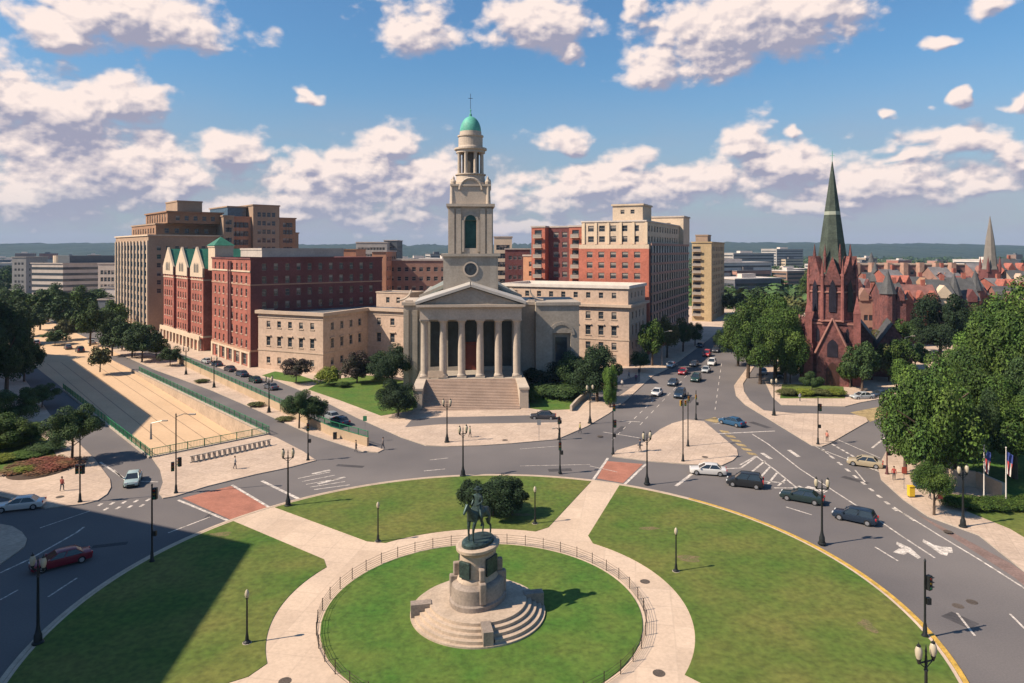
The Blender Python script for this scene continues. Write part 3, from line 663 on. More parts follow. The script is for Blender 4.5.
# stair tower between
B_.vol([P2(lenA + .02, 2.5), P2(lenA + .02, 30), P2(lenA + 7.98, 30), P2(lenA + 7.98, 2.5)], 0, 24.0, mat('green_glass_bay', (.05, .10, .09), .3, .2), cornice=0, name='glazed_bay')
B_.vol([P2(lenA + .6, 1.0), P2(lenA + .6, 6.2), P2(lenA + 6.6, 6.2), P2(lenA + 6.6, 1.0)], 24.05, 30.8, cream, cornice=.2, ctm=cream, ch=.4, name='tower_wall')
c4 = [P2(lenA + .2, .6), P2(lenA + .2, 6.6), P2(lenA + 7, 6.6), P2(lenA + 7, .6)]; b = MB(); ap = (*(O + u * (lenA + 3.6) + v * 3.6), 33.9)
for i in range(4): b.poly([(*c4[i], 31.3), (*c4[(i + 1) % 4], 31.3), ap])
b.build('green_roof', greenroof, B_.root)
B_.vol([P2(8, 6), P2(8, 30), P2(24, 30), P2(24, 6)], 28.1, 30.0, concr, roof=roof_g, cornice=.15, name='penthouse_wall')
B_.done()
# --- large stepped tan hotel behind
u0 = Vector((-133.0, 256.0))
def Q(a, bb): return tuple(u0 + u * a + v * bb)
B_ = Bld('stepped_apartment_block', 'large stepped tan and brown apartment block rising behind the green gabled house', 'building', (-125, 280))
hz = [1.5 + 3.15 * i for i in range(11)]
B_.vol([Q(0, 0), Q(0, 26), Q(54, 26), Q(54, 0)], 0, 35.2, tan_m, {3: dict(n=10, w=1.9, h=1.9, rows=hz[:10], m0=1.5), 0: dict(n=7, w=1.5, h=1.7, rows=hz[4:10], m0=2)}, roof=roof_g, cornice=.4, ctm=cream, ch=.5)
for i in range(10):
    p = Vector(Q(54 - 2.0 - i * 5.22, 0)); b = MB(); b.obox(p, p - u * .55, 3, 33.0, .3, out=.2); b.obox(p - u * 2.6, p - u * 3.15, 3, 33.0, .3, out=.2); b.build('glazed_strip', glass_b, B_.root)
for i in range(11):
    p = Q(54 - .8 - i * 5.22, 0); b = MB(); A = Vector(p); b.obox(A, A - u * 1.0, 0, 33.5, .5, out=.45); b.build('pilaster', cream, B_.root)
B_.vol([Q(6, 4), Q(6, 26), Q(44, 26), Q(44, 4)], 35.72, 39.6, brown_m, {3: dict(n=9, w=1.6, h=2, rows=[36.3], m0=1.5), 0: dict(n=5, w=1.6, h=1.8, rows=[36.5], m0=2)}, roof=roof_g, cornice=.3, ctm=tan_m)
B_.vol([Q(2, 7), Q(2, 27), Q(34, 27), Q(34, 7)], 40.1, 44.2, brown_m, {3: dict(n=8, w=1.4, h=3, rows=[40.6], m0=1.5), 0: dict(n=5, w=1.5, h=1.8, rows=[41.2], m0=2)}, roof=roof_g, cornice=.5, ctm=brown_m)
B_.vol([Q(4, 11), Q(4, 20), Q(20, 20), Q(20, 11)], 44.7, 48.4, tan_m, roof=roof_g, cornice=.2)
B_.vol([Q(-2, 26.1), Q(-2, 30), Q(30, 30), Q(30, 26.1)], 0, 43.0, tan_m, {0: dict(n=2, w=1.5, h=1.8, rows=hz[6:] + [37, 40], m0=1)}, roof=roof_g, cornice=.3, name='link_wall')
B_.vol([Q(4, 30.1), Q(4, 39), Q(34, 39), Q(34, 30.1)], 0, 43.0, mat('salmon_brick', (.45, .22, .13), .85, .12), {0: dict(n=4, w=1.9, h=2.2, rows=[18, 21.5, 25, 28.5, 32, 35.5, 39], m0=1.2)}, roof=roof_g, cornice=.3)
B_.vol([Q(8, 31), Q(8, 38.5), Q(30, 38.5), Q(30, 31)], 43.52, 47.3, glass_b, cornice=.4, ctm=tan_m, name='glazed_storey')
B_.vol([Q(2, 39.1), Q(2, 50), Q(30, 50), Q(30, 39.1)], 0, 48.0, tan_m, {0: dict(n=4, w=1.5, h=1.9, rows=[26, 29.5, 33, 36.5, 40, 43.5], m0=1.5)}, roof=roof_g, cornice=.3)
B_.vol([Q(2, 50.1), Q(2, 57), Q(30, 57), Q(30, 50.1)], 0, 43.0, brown_m, {0: dict(n=3, w=1.5, h=1.9, rows=[29.5, 33, 36.5, 39.5], m0=1.5)}, roof=roof_g, cornice=.3)
B_.vol([Q(6, 57.1), Q(6, 60), Q(30, 60), Q(30, 57.1)], 0, 37.0, tan_m, roof=roof_g, cornice=.3)
B_.done()
# --- red apartment block to the right with cream top
rc = Vector((39.0, 199.5))
B_ = Bld('red_cream_apartment_block', 'tall red brick apartment block with cream upper storeys and rooftop penthouse', 'building', (50, 230))
def S_(a, bb): return tuple(rc + g2 * a + g1 * bb)
fr = [3.2 + 3.07 * i for i in range(11)]
B_.vol([S_(21, 0), S_(0, 0), S_(0, 62), S_(21, 62)], 0, 31.6, redb2, {0: dict(n=5, w=1.8, h=1.75, rows=fr[:9], m0=1.6, st='blind')}, cornice=0, split=(30.4, cream))
B_.vol([S_(20.3, .6), S_(1.0, .6), S_(1.0, 50), S_(20.3, 50)], 31.62, 38.2, cream, {0: dict(n=5, w=1.8, h=1.75, rows=[32.3, 35.4], m0=1.2), 1: dict(n=12, w=1.8, h=1.75, rows=[32.3, 35.4], m0=2)}, roof=roof_w, cornice=.25, ctm=roof_w, ch=.4, name='upper_wall')
b = MB()
for i in range(6): 
    a = 20.3 - .35 - i * 3.75; A = Vector(S_(a, .6)); b.obox(A, A - g2 * .7, 31.7, 38.0, .4, out=.3)
b.build('cream_pier', mat('cream_light', (.60, .47, .33), .8, .08), B_.root)
for i in range(16):   # bay stacks on the street side
    A = Vector(S_(0, 2 + i * 3.75)); b = MB()
    b.obox(A, A + g1 * 2.0, 3, 31.4, .5, out=.48); b.build('glazed_bay', [mat('bay_glass_grey', (.11, .13, .14), .3, .35, .8, .9)], B_.root)
b = MB()
for k in range(11):
    zz = 2.8 + k * 2.85; A = Vector(S_(0, 1)); b.obox(A, A + g1 * 60, zz, zz + .7, .3, out=.62)
b.build('spandrel_band', mat('spandrel_pink', (.32, .19, .15), .8, .15), B_.root)
B_.vol([S_(11.5, 3), S_(2.5, 3), S_(2.5, 14), S_(11.5, 14)], 38.62, 43.0, cream, {0: dict(n=2, w=1.2, h=1.2, rows=[40.6], m0=1.5)}, cornice=.35, ctm=cream, roof=roof_w, name='penthouse_wall')
B_.vol([S_(14, 50.1), S_(-.5, 50.1), S_(-.5, 62), S_(14, 62)], 31.62, 41.5, cream, {0: dict(n=2, w=1.4, h=1.6, rows=[35, 38], m0=3)}, cornice=.3, ctm=concr, roof=roof_g, name='stair_tower_wall')
B_.done()
B_ = Bld('balcony_apartment_block', 'red brick slab with stacks of dark balconies left of the cream topped block', 'building', (20, 225))
def S2(a, bb): return tuple(rc + g2 * (21.3 + a) + g1 * (4 + bb))
B_.vol([S2(4.2, 0), S2(0, 0), S2(0, 30), S2(4.2, 30)], 0, 37.0, redb2, {0: dict(n=1, w=2.2, h=2.2, rows=fr[2:11], m0=.7, st='balc')}, cornice=.2, ctm=concr, roof=roof_w)
B_.vol([S2(12.0, 3), S2(4.25, 3), S2(4.25, 30), S2(12.0, 30)], 0, 37.0, darkb, {0: dict(n=2, w=1.7, h=1.7, rows=fr[2:11], m0=1, st='blind')}, cornice=.2, ctm=concr, roof=roof_w)
B_.vol([S2(16.6, 0), S2(12.05, 0), S2(12.05, 30), S2(16.6, 30)], 0, 37.0, redb2, {0: dict(n=1, w=2.4, h=2.3, rows=fr[2:11], m0=.4, st='balc')}, cornice=.2, ctm=concr, roof=roof_w)
B_.vol([S2(22, 6), S2(16.65, 6), S2(16.65, 30), S2(22, 30)], 0, 28.0, mat('orange_pale_brick', (.5, .26, .15), .85, .1), {0: dict(n=1, w=1.4, h=1.6, rows=fr[3:8], m0=1.5)}, cornice=.2, ctm=concr, roof=roof_w)
B_.done()
# --- yellow balcony slab up the street
B_ = Bld('yellow_apartment_tower', 'narrow yellow brick apartment tower with side balconies far up the street', 'building', (84, 310))
yc = Vector((83.2, 292.0)); 
def Y2(a, bb): return tuple(yc + g2 * a + g1 * bb)
yr = [2.5 + 3.0 * i for i in range(10)]
B_.vol([Y2(8, 0), Y2(0, 0), Y2(0, 40), Y2(8, 40)], 0, 33.0, yel_b, {0: [dict(n=1, w=3.2, h=2.0, rows=yr, m0=.6, m1=4.6, st='balc')], 1: dict(n=7, w=2.4, h=1.9, rows=yr, m0=2)}, cornice=.3, ctm=yel_b, roof=roof_g)
B_.vol([Y2(7, 3), Y2(2, 3), Y2(2, 12), Y2(7, 12)], 33.55, 36.0, tan_m, cornice=.2, roof=roof_g, name='penthouse_wall')
B_.done()
# --- mid distance blocks behind the church
def simple(name, label, x0, x1, Y, h, m, n, rows, depth=22, roof=roof_g, w=1.5, wh=1.6, ang_=None, group=None, ctm=None):
    A = Vector((W(x0, Y), Y)); Bv = Vector((W(x1, Y), Y)); Ln = Bv.x - A.x
    d = Vector((1, 0)) if ang_ is None else Vector((math.cos(R(ang_)), math.sin(R(ang_))))
    Bv = A + d * Ln; nn = Vector((-d.y, d.x))
    bl = Bld(name, label, 'building', ((A.x + Bv.x) / 2, Y + depth / 2), group)
    bl.vol([tuple(A), tuple(Bv), tuple(Bv + nn * depth), tuple(A + nn * depth)], 0, h, m, {0: dict(n=n, w=w, h=wh, rows=rows, m0=1.2), 1: dict(n=max(2, int(depth / 5)), w=w, h=wh, rows=rows, m0=1.5)}, roof=roof, cornice=.3, ctm=ctm or concr)
    bl.done(60); return bl
simple('apartment_block', 'low brown brick block with punched windows behind the church wing, left of the steeple', 385, 450, 262, 26, mat('dull_brown_brick', (.26, .15, .115), .85, .15), 8, [8, 11.5, 15, 18.5, 22])
simple('apartment_block', 'narrow salmon brick tower with stacked windows just left of the brown block', 372, 386, 250, 29.3, mat('salmon_brick', (.45, .22, .13)), 1, [12, 15.5, 19, 22.5, 26], w=2.4)
simple('apartment_block', 'low orange brick block peeping over the shaded brick wing, left of the grey one', 312, 356, 330, 30.0, mat('orange_brick', (.42, .2, .12), .85, .15), 6, [20, 24], ctm=brown_m)
simple('apartment_block', 'pale grey block with a columned top storey between orange block and steeple', 356, 387, 430, 34.5, mat('grey_render', (.30, .28, .26), .85, .1), 9, [22, 26, 30], w=1.6)
simple('apartment_block', 'dark grey rooftop slab beside the columned grey block left of steeple', 384, 397, 440, 35.8, mat('slate_grey_wall', (.10, .11, .12), .8, .1), 3, [28, 31])
simple('apartment_block', 'white and red striped block immediately right of the belfry', 494, 512, 330, 36.0, cream, 4, [14, 18, 22, 26, 30], w=1.8, wh=2.4)
simple('apartment_block', 'dark maroon brick block between belfry and balcony slab', 505, 530, 290, 30.2, darkb, 4, [10, 14, 18, 22, 26])
# --- red sandstone church
rx, ry = 73.2, 160.0
rch = thing('red_sandstone_church', 'red sandstone church with pointed tower, pinnacles and tall dark green spire', 'church', (rx, ry, 0), R(-24))
def rp(name, b, m, **k): return b.build(name, m, rch, **k)
lanc = mat('lancet_dark_glass', (.022, .02, .03), .2, .3)
stonetrim = mat('pink_stone_trim', (.30, .145, .115), .85, .15)
def lancet(b, cx, cy, dx, dy, z0, w, h, mi=0, e=.03):
    pts = [(-w / 2, 0), (w / 2, 0), (w / 2, h * .68), (w * .28, h * .88), (0, h), (-w * .28, h * .88), (-w / 2, h * .68)]
    nx, ny = dy, -dx
    b.poly([(cx + dx * x + nx * e, cy + dy * x + ny * e, z0 + z) for x, z in pts], mi)
b = MB(); b.box(-4.6, 4.6, -4.6, 4.6, 0, 14.0); b.lathe([(5.4, 14.0), (5.0, 24.5)], 8, (0, 0), rot=R(22.5)); rp('tower_wall', b, sandred)
for k in range(4):
    M = Matrix.Rotation(k * math.pi / 2, 4, 'Z')
    for (x, y) in ((-4.9, -4.9),):
        b = MB()
        b.box(x - .9, x + .9, y - .9, y + .9, 0, 9, 0, M); b.box(x - .7, x + .7, y - .7, y + .7, 9.003, 16, 0, M)
        n = len(b.v); q = [M @ Vector(p) for p in ((x - .75, y - .75, 16.003), (x + .75, y - .75, 16.003), (x + .75, y + .75, 16.003), (x - .75, y + .75, 16.003), (x, y, 20.0))]
        b.v += [tuple(p) for p in q]; b.f += [(n, n + 1, n + 4), (n + 1, n + 2, n + 4), (n + 2, n + 3, n + 4), (n + 3, n, n + 4)]; b.m += [0] * 4
        rp('buttress', b, mat('sandstone_light', (.235, .088, .075), .9, .25, .5, 2.5, bump=.3))
for k in range(8):
    a = k * 45; M = Matrix.Rotation(R(a), 4, 'Z')
    # gable over every face
    b = MB(); f = [(-2.1, -5.05, 22.2), (2.1, -5.05, 22.2), (0, -5.05, 28.6), (-2.1, -4.2, 22.2), (2.1, -4.2, 22.2), (0, -3.4, 28.6)]
    f = [M @ Vector(p) for p in f]; b.poly([f[0], f[1], f[2]]); b.poly([f[1], f[4], f[5], f[2]]); b.poly([f[0], f[2], f[5], f[3]])
    rp('gablet', b, sandred)
    b = MB(); M2 = M @ Matrix.Rotation(R(22.5), 4, 'Z'); 
    p = M2 @ Vector((0, -5.35, 0)); b.lathe([(.42, 14.0), (.34, 24.0), (.42, 24.1), (.32, 24.6), (.02, 28.0)], 6, (p.x, p.y)); rp('pinnacle', b, mat('sandstone_light', (.235, .088, .075)))
    b = MB(); p = M2 @ Vector((0, -4.0, 0)); b.lathe([(.3, 24.6), (.28, 28.6), (.36, 28.7), (.02, 31.4)], 6, (p.x, p.y)); rp('pinnacle', b, sandred)
    b = MB()
    d = M @ Vector((1, 0, 0)); c = M @ Vector((0, -4.99, 0))
    lancet(b, c.x, c.y, d.x, d.y, 16.2, 1.5, 7.2, e=.12); rp('lancet_window', b, lanc)
for k in range(4):
    M = Matrix.Rotation(k * math.pi / 2, 4, 'Z'); d = M @ Vector((1, 0, 0)); c = M @ Vector((0, -4.6, 0))
    b = MB(); lancet(b, c.x, c.y, d.x, d.y, 7.5, 2.6, 5.2, e=.05); rp('lancet_window', b, lanc)
for zz, rr_ in ((14.0, 5.75), (20.4, 5.4), (24.2, 5.2)):
    b = MB(); b.lathe([(rr_ - .3, zz), (rr_, zz + .1), (rr_, zz + .35), (rr_ - .3, zz + .45)], 8, (0, 0), rot=R(22.5)); rp('string_course', b, stonetrim)
for k in range(4):
    for dx in (-3.0, 3.0):
        M = Matrix.Rotation(k * math.pi / 2, 4, 'Z'); d = M @ Vector((1, 0, 0)); c = M @ Vector((dx, -4.6, 0))
        b = MB(); lancet(b, c.x, c.y, d.x, d.y, 9.5, .7, 3.2, e=.05); rp('lancet_window', b, lanc)
    b = MB(); b.box(-4.65, 4.65, -4.75, -4.603, 6.6, 6.9, 0, M); b.box(-4.65, 4.65, -4.75, -4.603, 13.4, 13.8, 0, M); rp('string_course', b, stonetrim)
# porch gable
for k in (0, 3):
    M = Matrix.Rotation(k * math.pi / 2, 4, 'Z'); b = MB()
    f = [(-3.2, -6.8, 0), (3.2, -6.8, 0), (3.2, -6.8, 7.6), (0, -6.8, 14.6), (-3.2, -6.8, 7.6)]; g = [(x, -4.61, z) for x, y, z in f]
    f = [M @ Vector(p) for p in f]; g = [M @ Vector(p) for p in g]; b.poly(f)
    for i in range(5): j = (i + 1) % 5; b.poly([f[j], f[i], g[i], g[j]])
    rp('porch', b, sandred); d = M @ Vector((1, 0, 0)); c = M @ Vector((0, -6.8, 0))
    b = MB(); lancet(b, c.x, c.y, d.x, d.y, .2, 2.6, 5.2, e=.05); rp('door', b, mat('door_dark', (.05, .02, .015), .6, .2))
    b = MB(); lancet(b, c.x, c.y, d.x, d.y, 6.4, 2.2, 4.0, e=.05); rp('lancet_window', b, lanc)
    b = MB()
    for s in (-1, 1):
        a1 = M @ Vector((s * 3.5, -6.95, 7.2)); a2 = M @ Vector((0, -6.95, 15.0)); b.cyl(a1, a2, .28, .22, 6)
    rp('gable_coping', b, stonetrim)
b = MB(); b.lathe([(4.4, 24.6), (3.2, 28.5), (1.85, 38.0)], 8, (0, 0), 0, rot=R(22.5), cap=False); b.lathe([(1.75, 38.8), (.1, 50.2)], 8, (0, 0), 0, rot=R(22.5), cap=False); b.lathe([(5.0, 24.5), (4.4, 24.6)], 8, (0, 0), rot=R(22.5)); rp('spire', b, spire_m)
b = MB(); b.lathe([(1.87, 38.0), (1.77, 38.8)], 8, (0, 0), 0, rot=R(22.5), cap=False); rp('spire_band', b, mat('pale_band', (.28, .30, .24), .7, .1))
b = MB(); b.cyl((0, 0, 50.1), (0, 0, 52.6), .06, n=6); b.box(-.5, .5, -.05, .05, 51.5, 51.6); rp('cross', b, copper)
b = MB(); b.box(-6.5, 8.5, 4.603, 34, 0, 9.5)
f = [(-7, 4.7, 9.3), (9, 4.7, 9.3), (1, 4.7, 19.5), (-7, 34, 9.3), (9, 34, 9.3), (1, 34, 19.5)]; b.poly([f[0], f[1], f[2]]); b.poly([f[3], f[5], f[4]]); rp('nave_wall', b, sandred)
b = MB(); b.poly([(9.4, 4.4, 8.8), (9.4, 34.4, 8.8), (1, 34.4, 19.9), (1, 4.4, 19.9)]); b.poly([(-7.4, 4.4, 8.8), (1, 4.4, 19.9), (1, 34.4, 19.9), (-7.4, 34.4, 8.8)]); rp('nave_roof', b, slate)
for i in range(6):
    b = MB(); lancet(b, 8.5, 7 + i * 4.8, 0, 1, 2.5, 1.4, 5.5, e=.05); rp('lancet_window', b, lanc)
b = MB(); b.box(8.6, 17, 10, 26, 0, 6); f = [(8.6, 9.6, 6.0), (17.4, 9.6, 6.0), (13, 9.6, 12.5), (8.6, 26.4, 6.0), (17.4, 26.4, 6.0), (13, 26.4, 12.5)]; b.poly([f[0], f[1], f[2]]); b.poly([f[3], f[5], f[4]]); rp('transept_wall', b, sandred)
b = MB(); b.poly([(17.7, 9.4, 5.6), (17.7, 26.6, 5.6), (13, 26.6, 12.7), (13, 9.4, 12.7)]); b.poly([(8.6, 9.4, 6.0), (13, 9.4, 12.7), (13, 26.6, 12.7), (8.6, 26.6, 6.0)]); rp('transept_roof', b, slate)
# --- red terrace houses behind
random.seed(7)
tw = [(853, 872, 232, 22.5, 'salmon', 'dark red'), ]
def gabled(name, label, px0, px1, Y, h, hr, m, roofm, depth=16, ndorm=0, dz=0, rows=(3, 7), n=3, cat='house', group=None, cone=False, rot=-14):
    x0, x1 = W(px0, Y), W(px1, Y); w = x1 - x0; rt = thing(name, label, cat, ((x0 + x1) / 2, Y, 0), R(rot), group)
    b = MB(); ops = [(2 + (w - 4) * (i + .5) / n - .6, 2 + (w - 4) * (i + .5) / n + .6, r, r + 1.8) for i in range(n) for r in rows]
    wall(b, (-w / 2, 0), (w / 2, 0), 0, h, ops)
    b.poly([(w / 2, 0, 0), (w / 2, depth, 0), (w / 2, depth, h), (w / 2, 0, h)]); b.poly([(-w / 2, depth, 0), (-w / 2, 0, 0), (-w / 2, 0, h), (-w / 2, depth, h)]); b.poly([(w / 2, depth, 0), (-w / 2, depth, 0), (-w / 2, depth, h), (w / 2, depth, h)])
    f = [(w / 2, 0, h), (w / 2, depth, h), (w / 2, depth / 2, h + hr)]; b.poly(f); f = [(-w / 2, depth, h), (-w / 2, 0, h), (-w / 2, depth / 2, h + hr)]; b.poly(f)
    b.build('wall', m, rt)
    b = MB(); b.poly([(-w / 2 - .3, -.4, h - .1), (w / 2 + .3, -.4, h - .1), (w / 2 + .3, depth / 2, h + hr + .2), (-w / 2 - .3, depth / 2, h + hr + .2)]); b.poly([(w / 2 + .3, depth + .4, h - .1), (-w / 2 - .3, depth + .4, h - .1), (-w / 2 - .3, depth / 2, h + hr + .2), (w / 2 + .3, depth / 2, h + hr + .2)]); b.build('roof', roofm, rt)
    for o in ops:
        b = MB(); b.poly([(o[0] - w / 2, .24, o[2]), (o[1] - w / 2, .24, o[2]), (o[1] - w / 2, .24, o[3]), (o[0] - w / 2, .24, o[3])]); b.build('window', glass, rt)
    for i in range(ndorm):
        x = -w / 2 + w * (i + .5) / ndorm; b = MB(); g = min(2.0, w / ndorm * .32)
        f = [(x - g, -.5, h - .5), (x + g, -.5, h - .5), (x + g, -.5, h + 1.2), (x, -.5, h + 3.6), (x - g, -.5, h + 1.2)]; k = [(a, 4.0, c) for a, _, c in f]
        b.poly(f)
        for a in range(5): j = (a + 1) % 5; b.poly([f[j], f[a], k[a], k[j]])
        b.build('gabled_dormer', m, rt)
    b = MB(); b.box(w * .2, w * .2 + 1.2, depth * .5 - .5, depth * .5 + .5, h, h + hr + 1.8); b.build('chimney', redb, rt)
    if cone:
        b = MB(); b.lathe([(2.2, 0), (2.2, h + 1.5)], 10, (-w / 2 + 1.5, .5)); b.build('turret', m, rt)
        b = MB(); b.lathe([(2.6, h + 1.5), (.05, h + 9)], 10, (-w / 2 + 1.5, .5)); b.build('turret_roof', slate, rt)
    return rt
sal = mat('salmon_stone', (.28, .16, .12), .85, .15, .4); pk = mat('pink_brick', (.27, .13, .10), .85, .25, .4)
gabled('terraced_house', 'red brick house with small conical turret behind the red church nave', 884, 905, 215, 15, 4.5, sandred, slate, ndorm=2, cone=True, group='red brick houses behind the sandstone church')
gabled('terraced_house', 'salmon stone house with gabled dormers beside the turreted red house', 905, 938, 222, 13.5, 5, redb, mat('red_tile_roof', (.19, .085, .07), .8, .3, .6), ndorm=3, group='red brick houses behind the sandstone church')
gabled('terraced_house', 'pale gabled stone house above the dark round tree right of red church', 934, 954, 226, 15.0, 5, cream, slate, ndorm=1, group='red brick houses behind the sandstone church')
gabled('terraced_house', 'dark brick house with slate roof left of the far grey steeple', 951, 978, 230, 13.5, 7, darkb, slate, ndorm=2, cone=True, group='red brick houses behind the sandstone church')
gabled('terraced_house', 'rosy brick house low behind the trees at the right edge', 1004, 1040, 240, 12, 5, pk, slate, ndorm=2, group='red brick houses behind the sandstone church')
gabled('terraced_house', 'salmon house with white chimney pots next to the church tower', 858, 884, 228, 14.0, 3, sal, mat('red_tile_roof', (.36, .12, .08)), ndorm=2, group='red brick houses behind the sandstone church')
simple('terrace_row', 'long tan and brick terrace with many bays standing behind the red houses', 853, 965, 300, 23.5, mat('rose_brick', (.29, .15, .12), .85, .2), 16, [4, 8, 12, 16, 19.5], depth=18, ctm=buff_tr, roof=roof_w, w=1.6, wh=2.0)
for i in range(7):
    x = W(858 + i * 16, 298.4); b = MB(); b.prism([(x - 1.8, 299.95), (x - 1, 298.4), (x + 1, 298.4), (x + 1.8, 299.95)], 0, 24.6); b.build('bay', mat('bay_tan', (.38, .23, .17), .85, .2), [o for o in bpy.data.objects if o.name == 'terrace_row'][0])
hs = [(856, 872, 262, 15.5, 'dark red gabled house tucked right of the red church tower', sandred, 2), (872, 892, 268, 16.5, 'rose brick gabled house behind the salmon one', pk, 2), (893, 914, 258, 17.0, 'tall brick house behind the conical turret', redb, 2), (916, 934, 264, 16, 'brown gabled house behind the red tiled one', brown_m, 1),
      (956, 974, 268, 16.5, 'maroon house behind the slate roofed one', darkb, 2), (972, 988, 250, 14, 'rose house left of the grey steeple base', pk, 1), (1000, 1018, 262, 15.5, 'red house just right of the grey steeple', redb, 2), (1016, 1036, 280, 17, 'tan gabled house at the right frame edge', buff, 2),
      (940, 958, 275, 17.5, 'salmon gabled house behind the pale one', sal, 2), (868, 890, 345, 20, 'far brown house above the slate nave roof', brown_m, 2), (976, 1000, 330, 19, 'far rose house under the grey steeple', pk, 2), (1004, 1030, 345, 20, 'far red house at the right frame edge', redb, 2)]
for i, (a, c, Y, h, l, m, nd_) in enumerate(hs): gabled('terraced_house', l, a, c, Y, h, 3.5 + (i % 3), m, slate if i % 2 else roof_g, ndorm=nd_, cone=(i % 4 == 1), rot=-14 + (i * 13) % 30, group='red brick houses behind the sandstone church', rows=(3, 7, 11))
st = thing('stone_steeple', 'slender grey stone steeple rising at the right edge beyond the red houses', 'steeple', (W(990, 290), 290, 0))
b = MB(); b.box(-2.7, 2.7, -2.7, 2.7, 0, 22); b.build('tower', darkb, st)
b = MB(); b.lathe([(3.0, 22.003), (2.6, 23.5), (1.6, 34), (.1, 44.0)], 8, (0, 0), rot=R(22.5)); b.build('spire', mat('grey_spire_stone', (.20, .175, .15), .85, .15), st)
for k in range(4):
    M = Matrix.Rotation(R(90 * k), 4, 'Z'); p = M @ Vector((2.4, 2.4, 0)); b = MB(); b.lathe([(.7, 21), (.6, 24), (.02, 27.5)], 6, (p.x, p.y)); b.build('pinnacle', darkb, st)
# --- far left offices
B_ = Bld('modern_office_block', 'long modernist concrete office block with horizontal window bands at far left', 'building', (-265, 440))
oc = Vector((W(63, 430), 430))
d1 = Vector((-.95, .31)); d2 = Vector((.80, .60))
B_.vol([tuple(oc + d1 * 26), tuple(oc), tuple(oc + d2 * 46), tuple(oc + d1 * 26 + d2 * 46)], 0, 21.5, concr, {}, cornice=.5, ctm=concr, roof=roof_g, name='wall')
for k in range(5):
    b = MB(); zz = 3.4 + k * 3.6; Pn = [oc + d1 * 26, oc, oc + d2 * 46]
    b.obox(Pn[0], Pn[1], zz, zz + 1.6, .3, out=.06); b.obox(Pn[1], Pn[2], zz, zz + 1.6, .3, out=.06); b.build('window_band', glass, B_.root)
b = MB(); p = oc + d1 * 18 + d2 * 10; b.lathe([(4, 22), (4, 26.5)], 16, p); b.build('rooftop_drum', cream, B_.root)
b = MB(); p = oc + d2 * 6 + d1 * 4; b.prism([p, p + d2 * 26, p + d2 * 26 + d1 * 12, p + d1 * 12], 22.0, 26.5); b.build('plant_room', mat('slate_grey_wall', (.10, .11, .12)), B_.root)
B_.done()
simple('office_block', 'pale striped slab with vertical piers beside the long office block at far left', 98, 120, 400, 22, concr, 5, [4, 8, 12, 16], w=1.6, wh=2.4)
simple('office_block', 'grey block with dark piers on the left edge of the view', 12, 26, 470, 25, mat('grey_render', (.30, .28, .26)), 3, [4, 8, 12, 16, 20])
simple('white_kiosk', 'small white boxy building in front of the tan stepped block', 101, 118, 330, 12, mat('white_render', (.66, .58, .52), .8, .05), 1, [4], depth=10, w=.8)
simple('garage', 'grey blue low annex beneath the small white boxy building', 98, 119, 300, 8.5, mat('blue_grey_wall', (.14, .16, .18), .8, .1), 2, [3], depth=14)
# the two buildings whose shade falls over the left of the view
B_ = Bld('tall_office_building', 'brown office tower beyond the left edge whose shade crosses the lawn', 'building', (-90, 70))
a0 = Vector((-63.4, 59.4)); e1 = Vector((-.92, .39)); e2 = Vector((.1, -.995))
foot = [tuple(a0), tuple(a0 + e1 * 60), tuple(a0 + e1 * 60 + e2 * 60), tuple(a0 + e2 * 45)]
B_.vol(foot, 0, 37.5, tan_m, {0: dict(n=12, w=1.8, h=1.8, rows=[3 + 3.5 * i for i in range(9)], m0=2), 3: dict(n=9, w=1.8, h=1.8, rows=[3 + 3.5 * i for i in range(9)], m0=2)}, roof=roof_g, cornice=.3); B_.done()
B_ = Bld('tall_apartment_building', 'pale brick apartment slab beyond the left edge shading the avenue', 'building', (-130, 150))
e2 = Vector((-.65, .76)); a0 = Vector((-110.8, 122.4)); ab = Vector((-107.3, 106.9))
foot = [tuple(ab), tuple(a0), tuple(a0 + e2 * 84), tuple(a0 + e2 * 84 + e1 * 30), tuple(ab + e1 * 50)]
B_.vol(foot, 0, 39.5, brown_m, {1: dict(n=18, w=1.8, h=1.8, rows=[3 + 3.5 * i for i in range(10)], m0=2), 4: dict(n=8, w=1.8, h=1.8, rows=[3 + 3.5 * i for i in range(10)], m0=2)}, roof=roof_g, cornice=.3); B_.done()
# --- far city
random.seed(11)
cols = [('pale grey', (.36, .33, .30)), ('red brick', (.30, .12, .08)), ('tan', (.38, .28, .20)), ('white', (.52, .47, .42)), ('brown', (.22, .14, .10)), ('rose', (.38, .20, .15)), ('cream', (.48, .38, .27)), ('dark grey', (.13, .13, .14))]
def farb(px, Y, w, d, h, ci, label, rot=None):
    cn, cc = cols[ci]; x = W(px, Y); rot = R(24) if rot is None else rot
    rt = thing('far_building', label, 'building', (x, Y, 0), rot, 'far buildings towards the horizon')
    b = MB(); b.box(-w / 2, w / 2, 0, d, 0, h); b.build('wall', mat('far_wall_' + cn.replace(' ', '_'), cc, .85, .12, .1, 1), rt)
    b = MB(); b.box(-w / 2 - .3, w / 2 + .3, -.3, d + .3, h + .003, h + .6); 
    b.box(-w * .2, w * .1, d * .3, d * .5, h + .6, h + 3.0); b.build('roof', random.choice([roof_g, roof_w]), rt)
    nf_ = max(2, int(h / 3.6))
    if Y < 1100:
        for k in range(nf_):
            zz = 1.2 + k * (h - .8) / nf_; b = MB(); b.box(-w / 2 + 1, w / 2 - 1, -.06, .1, zz, zz + 1.4); b.box(-w / 2 - .06, -w / 2 + .1, 1, d - 1, zz, zz + 1.4); b.build('window_band', glass, rt)
    return rt
spec = []
